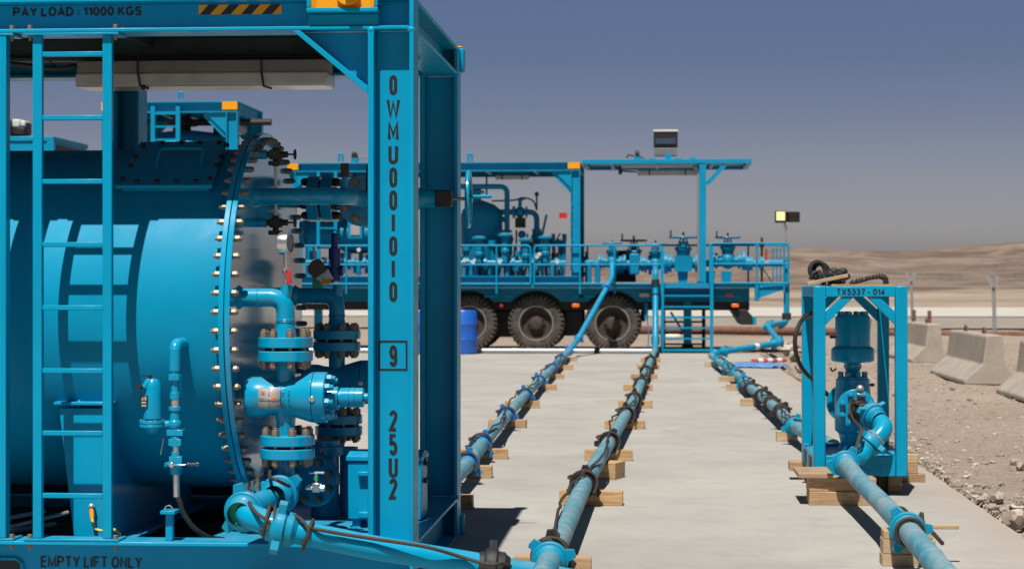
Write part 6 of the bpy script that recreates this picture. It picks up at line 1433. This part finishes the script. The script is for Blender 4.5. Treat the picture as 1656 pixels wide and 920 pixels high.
for y in (184, 205, 226, 247): q.pbox(250, y - 1.4, 284, y + 1.4, U2 - .01, U2 + .03)
q.build('ladder', D_, un)
q = MB(); q.tube(bend([W(289, 160, U2 + .1), W(289, 150, U2 + .1), W(295, 150, U2 + .1), W(295, 160, U2 + .1)], .04), .022, 8); q.tube(bend([W(270, 159, U2 + .1), W(270, 155, U2 + .1), W(284, 155, U2 + .1), W(284, 159, U2 + .1)], .02), .006, 5); q.build('lifting_eye', D_, un)
q = MB(); q.cyl((x1 - .35, U2 + .3, z1 - .33), (x1 - .35, U2 + 2.0, z1 - .33), .10, n=12); q.build('light_fixture', M['cream'], un)
q = MB(); q.box(x0 - .3, x1 + .3, U2 - .05, U2 + 2.3, z0 - .22, z0 - .004); q.box(x0, x1, U2 + .5, U2 + 1.7, .9, z0 - .222); q.build('chassis', M['chassis'], un)
for i, k in enumerate((.25, .5, .75)):
    for yy, rz in ((U2 + .35, 0), (U2 + 1.85, math.pi)): copy_tree(w0, (x0 + (x1 - x0) * k, yy, wz), un, rz)
for k in (.25, .5, .75):
    q = MB(); q.cyl((x0 + (x1 - x0) * k, U2 + .35, wz), (x0 + (x1 - x0) * k, U2 + 1.85, wz), .1, n=10); q.build('axle', M['chassis'], un)
q = MB(); q.box(x0 + .2, x1 - .2, U2 + .8, U2 + 1.4, wz + .101, .899); q.build('subframe', M['chassis'], un)
CB = 40.0
cb = thing('equipment_cabin', (pxx(20, CB), CB + 1.2, 0), 'teal box cabin with an open louvred side, behind the first skid', 'cabin')
xa, xb2 = pxx(-140, CB), pxx(86, CB); zt = pz(221, CB, 50)
q = MB(); q.box(xa, xb2, CB, CB + 2.4, .5, zt - .10); q.build('body', D_, cb, .01)
q = MB(); q.box(xa - .02, xb2 + .02, CB - .03, CB + 2.45, zt - .099, zt).box(xb2 - .13, xb2 + .022, CB - .03, CB + .1, .52, zt - .1); q.build('roof', D_, cb, .01)
q = MB(); q.box(xb2 + .001, xb2 + .02, CB + .25, CB + 2.3, zt - .9, zt - .16); lv_ = q.build('louvre_shade_panel', M['chassis'], cb)  # solid panel whose black colour stands for the shade inside the opening
q = MB()
for k in range(4): q.box(xb2 + .021, xb2 + .04, CB + .25, CB + 2.3, zt - .85 + k * .17, zt - .80 + k * .17)
q.build('louvre_blade', M['grey'], lv_)
q = MB(); q.box(xa + .2, xb2 - .2, CB + .3, CB + 2.1, -.02, .499); q.build('base', M['chassis'], cb)
q = MB(); ribbon(q, [(pxx(11, CB) + x * .07, pz(243, CB, 50) - .08 + z * .19) for x, z in arc(0, .76, .5, .24, 0, 180) + arc(0, .24, .5, .24, 180, 360)], .03, True, CB - .002, .004); q.build('lettering', M['white'], cb)
q = MB(); q.tube([(pxx(5, CB), CB + .5, zt), (pxx(5, CB), CB + .5, pz(226, CB, 20) + .1), (pxx(6, CB), CB + .5, pz(212, CB, 20))], .03, 8); fp_ = q.build('lamp_post', M['galv'], cb)
q = MB(); q.pbox(4, 194, 19, 219, CB + .35, CB + .9); q.build('lamp_back', M['chassis'], fp_, .03); q = MB(); q.pbox(19.2, 193, 32, 206, CB + .38, CB + .85).pbox(32.2, 195, 41, 205, CB + .42, CB + .8); q.build('lamp_housing', M['cream2'], fp_, .03); q = MB(); q.pbox(19.2, 206.3, 40, 218, CB + .4, CB + .83).pbox(39, 198, 43, 216, CB + .45, CB + .8); q.build('lamp_lens', M['bronze'], fp_, .02)

# ------------------------------------------------------------------ stones
def ico(r, seed, sq=(1, 1, .6)):
    bm = bmesh.new(); bmesh.ops.create_icosphere(bm, subdivisions=2, radius=r)
    for v in bm.verts:
        n = mnoise.noise(v.co.normalized() * 1.3 + Vector((seed * 7.1, 0, 0))) * .55 + mnoise.noise(v.co.normalized() * 3.1 + Vector((0, seed * 3.3, 0))) * .22
        v.co = Vector((v.co.x * sq[0], v.co.y * sq[1], v.co.z * sq[2])) * (1 + n)
    b = MB(); b.add([v.co.copy() for v in bm.verts], [tuple(v.index for v in f.verts) for f in bm.faces]); bm.free(); return b
protos = []
rs = random.Random(21)
for i in range(6): o = ico(.09, i, (1.25, .9, .55 + .08 * i)).build('stone', M['rock'], None, smooth=24); protos.append(o)
spots = []
for k in range(70):
    Y = 10.4 + 29 * rs.random() ** 1.9; X = 2.14 + abs(rs.gauss(0, .35)) if k % 3 else 2.2 + 3.2 * rs.random()
    spots.append((X, Y, rs.uniform(.15, .42)))
spots += [(G(px, y).x, G(px, y).y, s_) for px, y, s_ in ((1612, 813, .55), (1640, 846, .7), (1628, 836, .4), (1648, 832, .5), (1604, 822, .35), (1652, 858, .45), (1562, 768, .25), (1620, 780, .25), (1642, 822, .5), (1590, 806, .3), (1650, 815, .35), (1530, 770, .25), (1275, 575, 1.6), (1285, 585, 1.2), (1290, 570, 1.5), (1268, 560, 1.4), (1300, 600, 1.3))]
for k, (X, Y, s_) in enumerate(spots):
    if k < len(protos): o = protos[k]
    else: o = protos[k % 6].copy(); sc.collection.objects.link(o)
    o.location = (X, Y, hgt(X, Y) - .01); o.scale = (s_, s_, s_); o.rotation_euler = (0, 0, rs.uniform(0, 6.28))
    tag(o, 'rough tan stone lying on the stony earth beside the slab edge', 'stone', 'stones beside the slab')
b = MB(); bmi = bmesh.new(); bmesh.ops.create_icosphere(bmi, subdivisions=1, radius=1); IV = [v.co.copy() for v in bmi.verts]; IF = [tuple(v.index for v in f.verts) for f in bmi.faces]; bmi.free()
for k in range(13000):
    Y = 9.5 + 36 * rs.random() ** 1.5; X = 2.06 + (abs(rs.gauss(0, .18)) if rs.random() < .22 else 7.5 * rs.random() ** 1.2); 
    if X > Y * .30: continue
    s_ = .005 + .026 * rs.random() ** 4 + .0004 * Y * rs.random(); z = hgt(X, Y); ca, sa = math.cos(k), math.sin(k); e = rs.uniform(.7, 1.3)
    b.add([(X + s_ * (v.x * ca * e - v.y * sa), Y + s_ * (v.x * sa * e + v.y * ca), z + s_ * .6 * v.z) for v in [v * rs.uniform(.8, 1.2) for v in IV]], IF)
o = b.build('gravel', M['rock'], None, smooth=0); tag(o, 'loose gravel scattered over the stony earth', 'gravel', kind='stuff')
# flat earth patches of debris by the tarpaulin
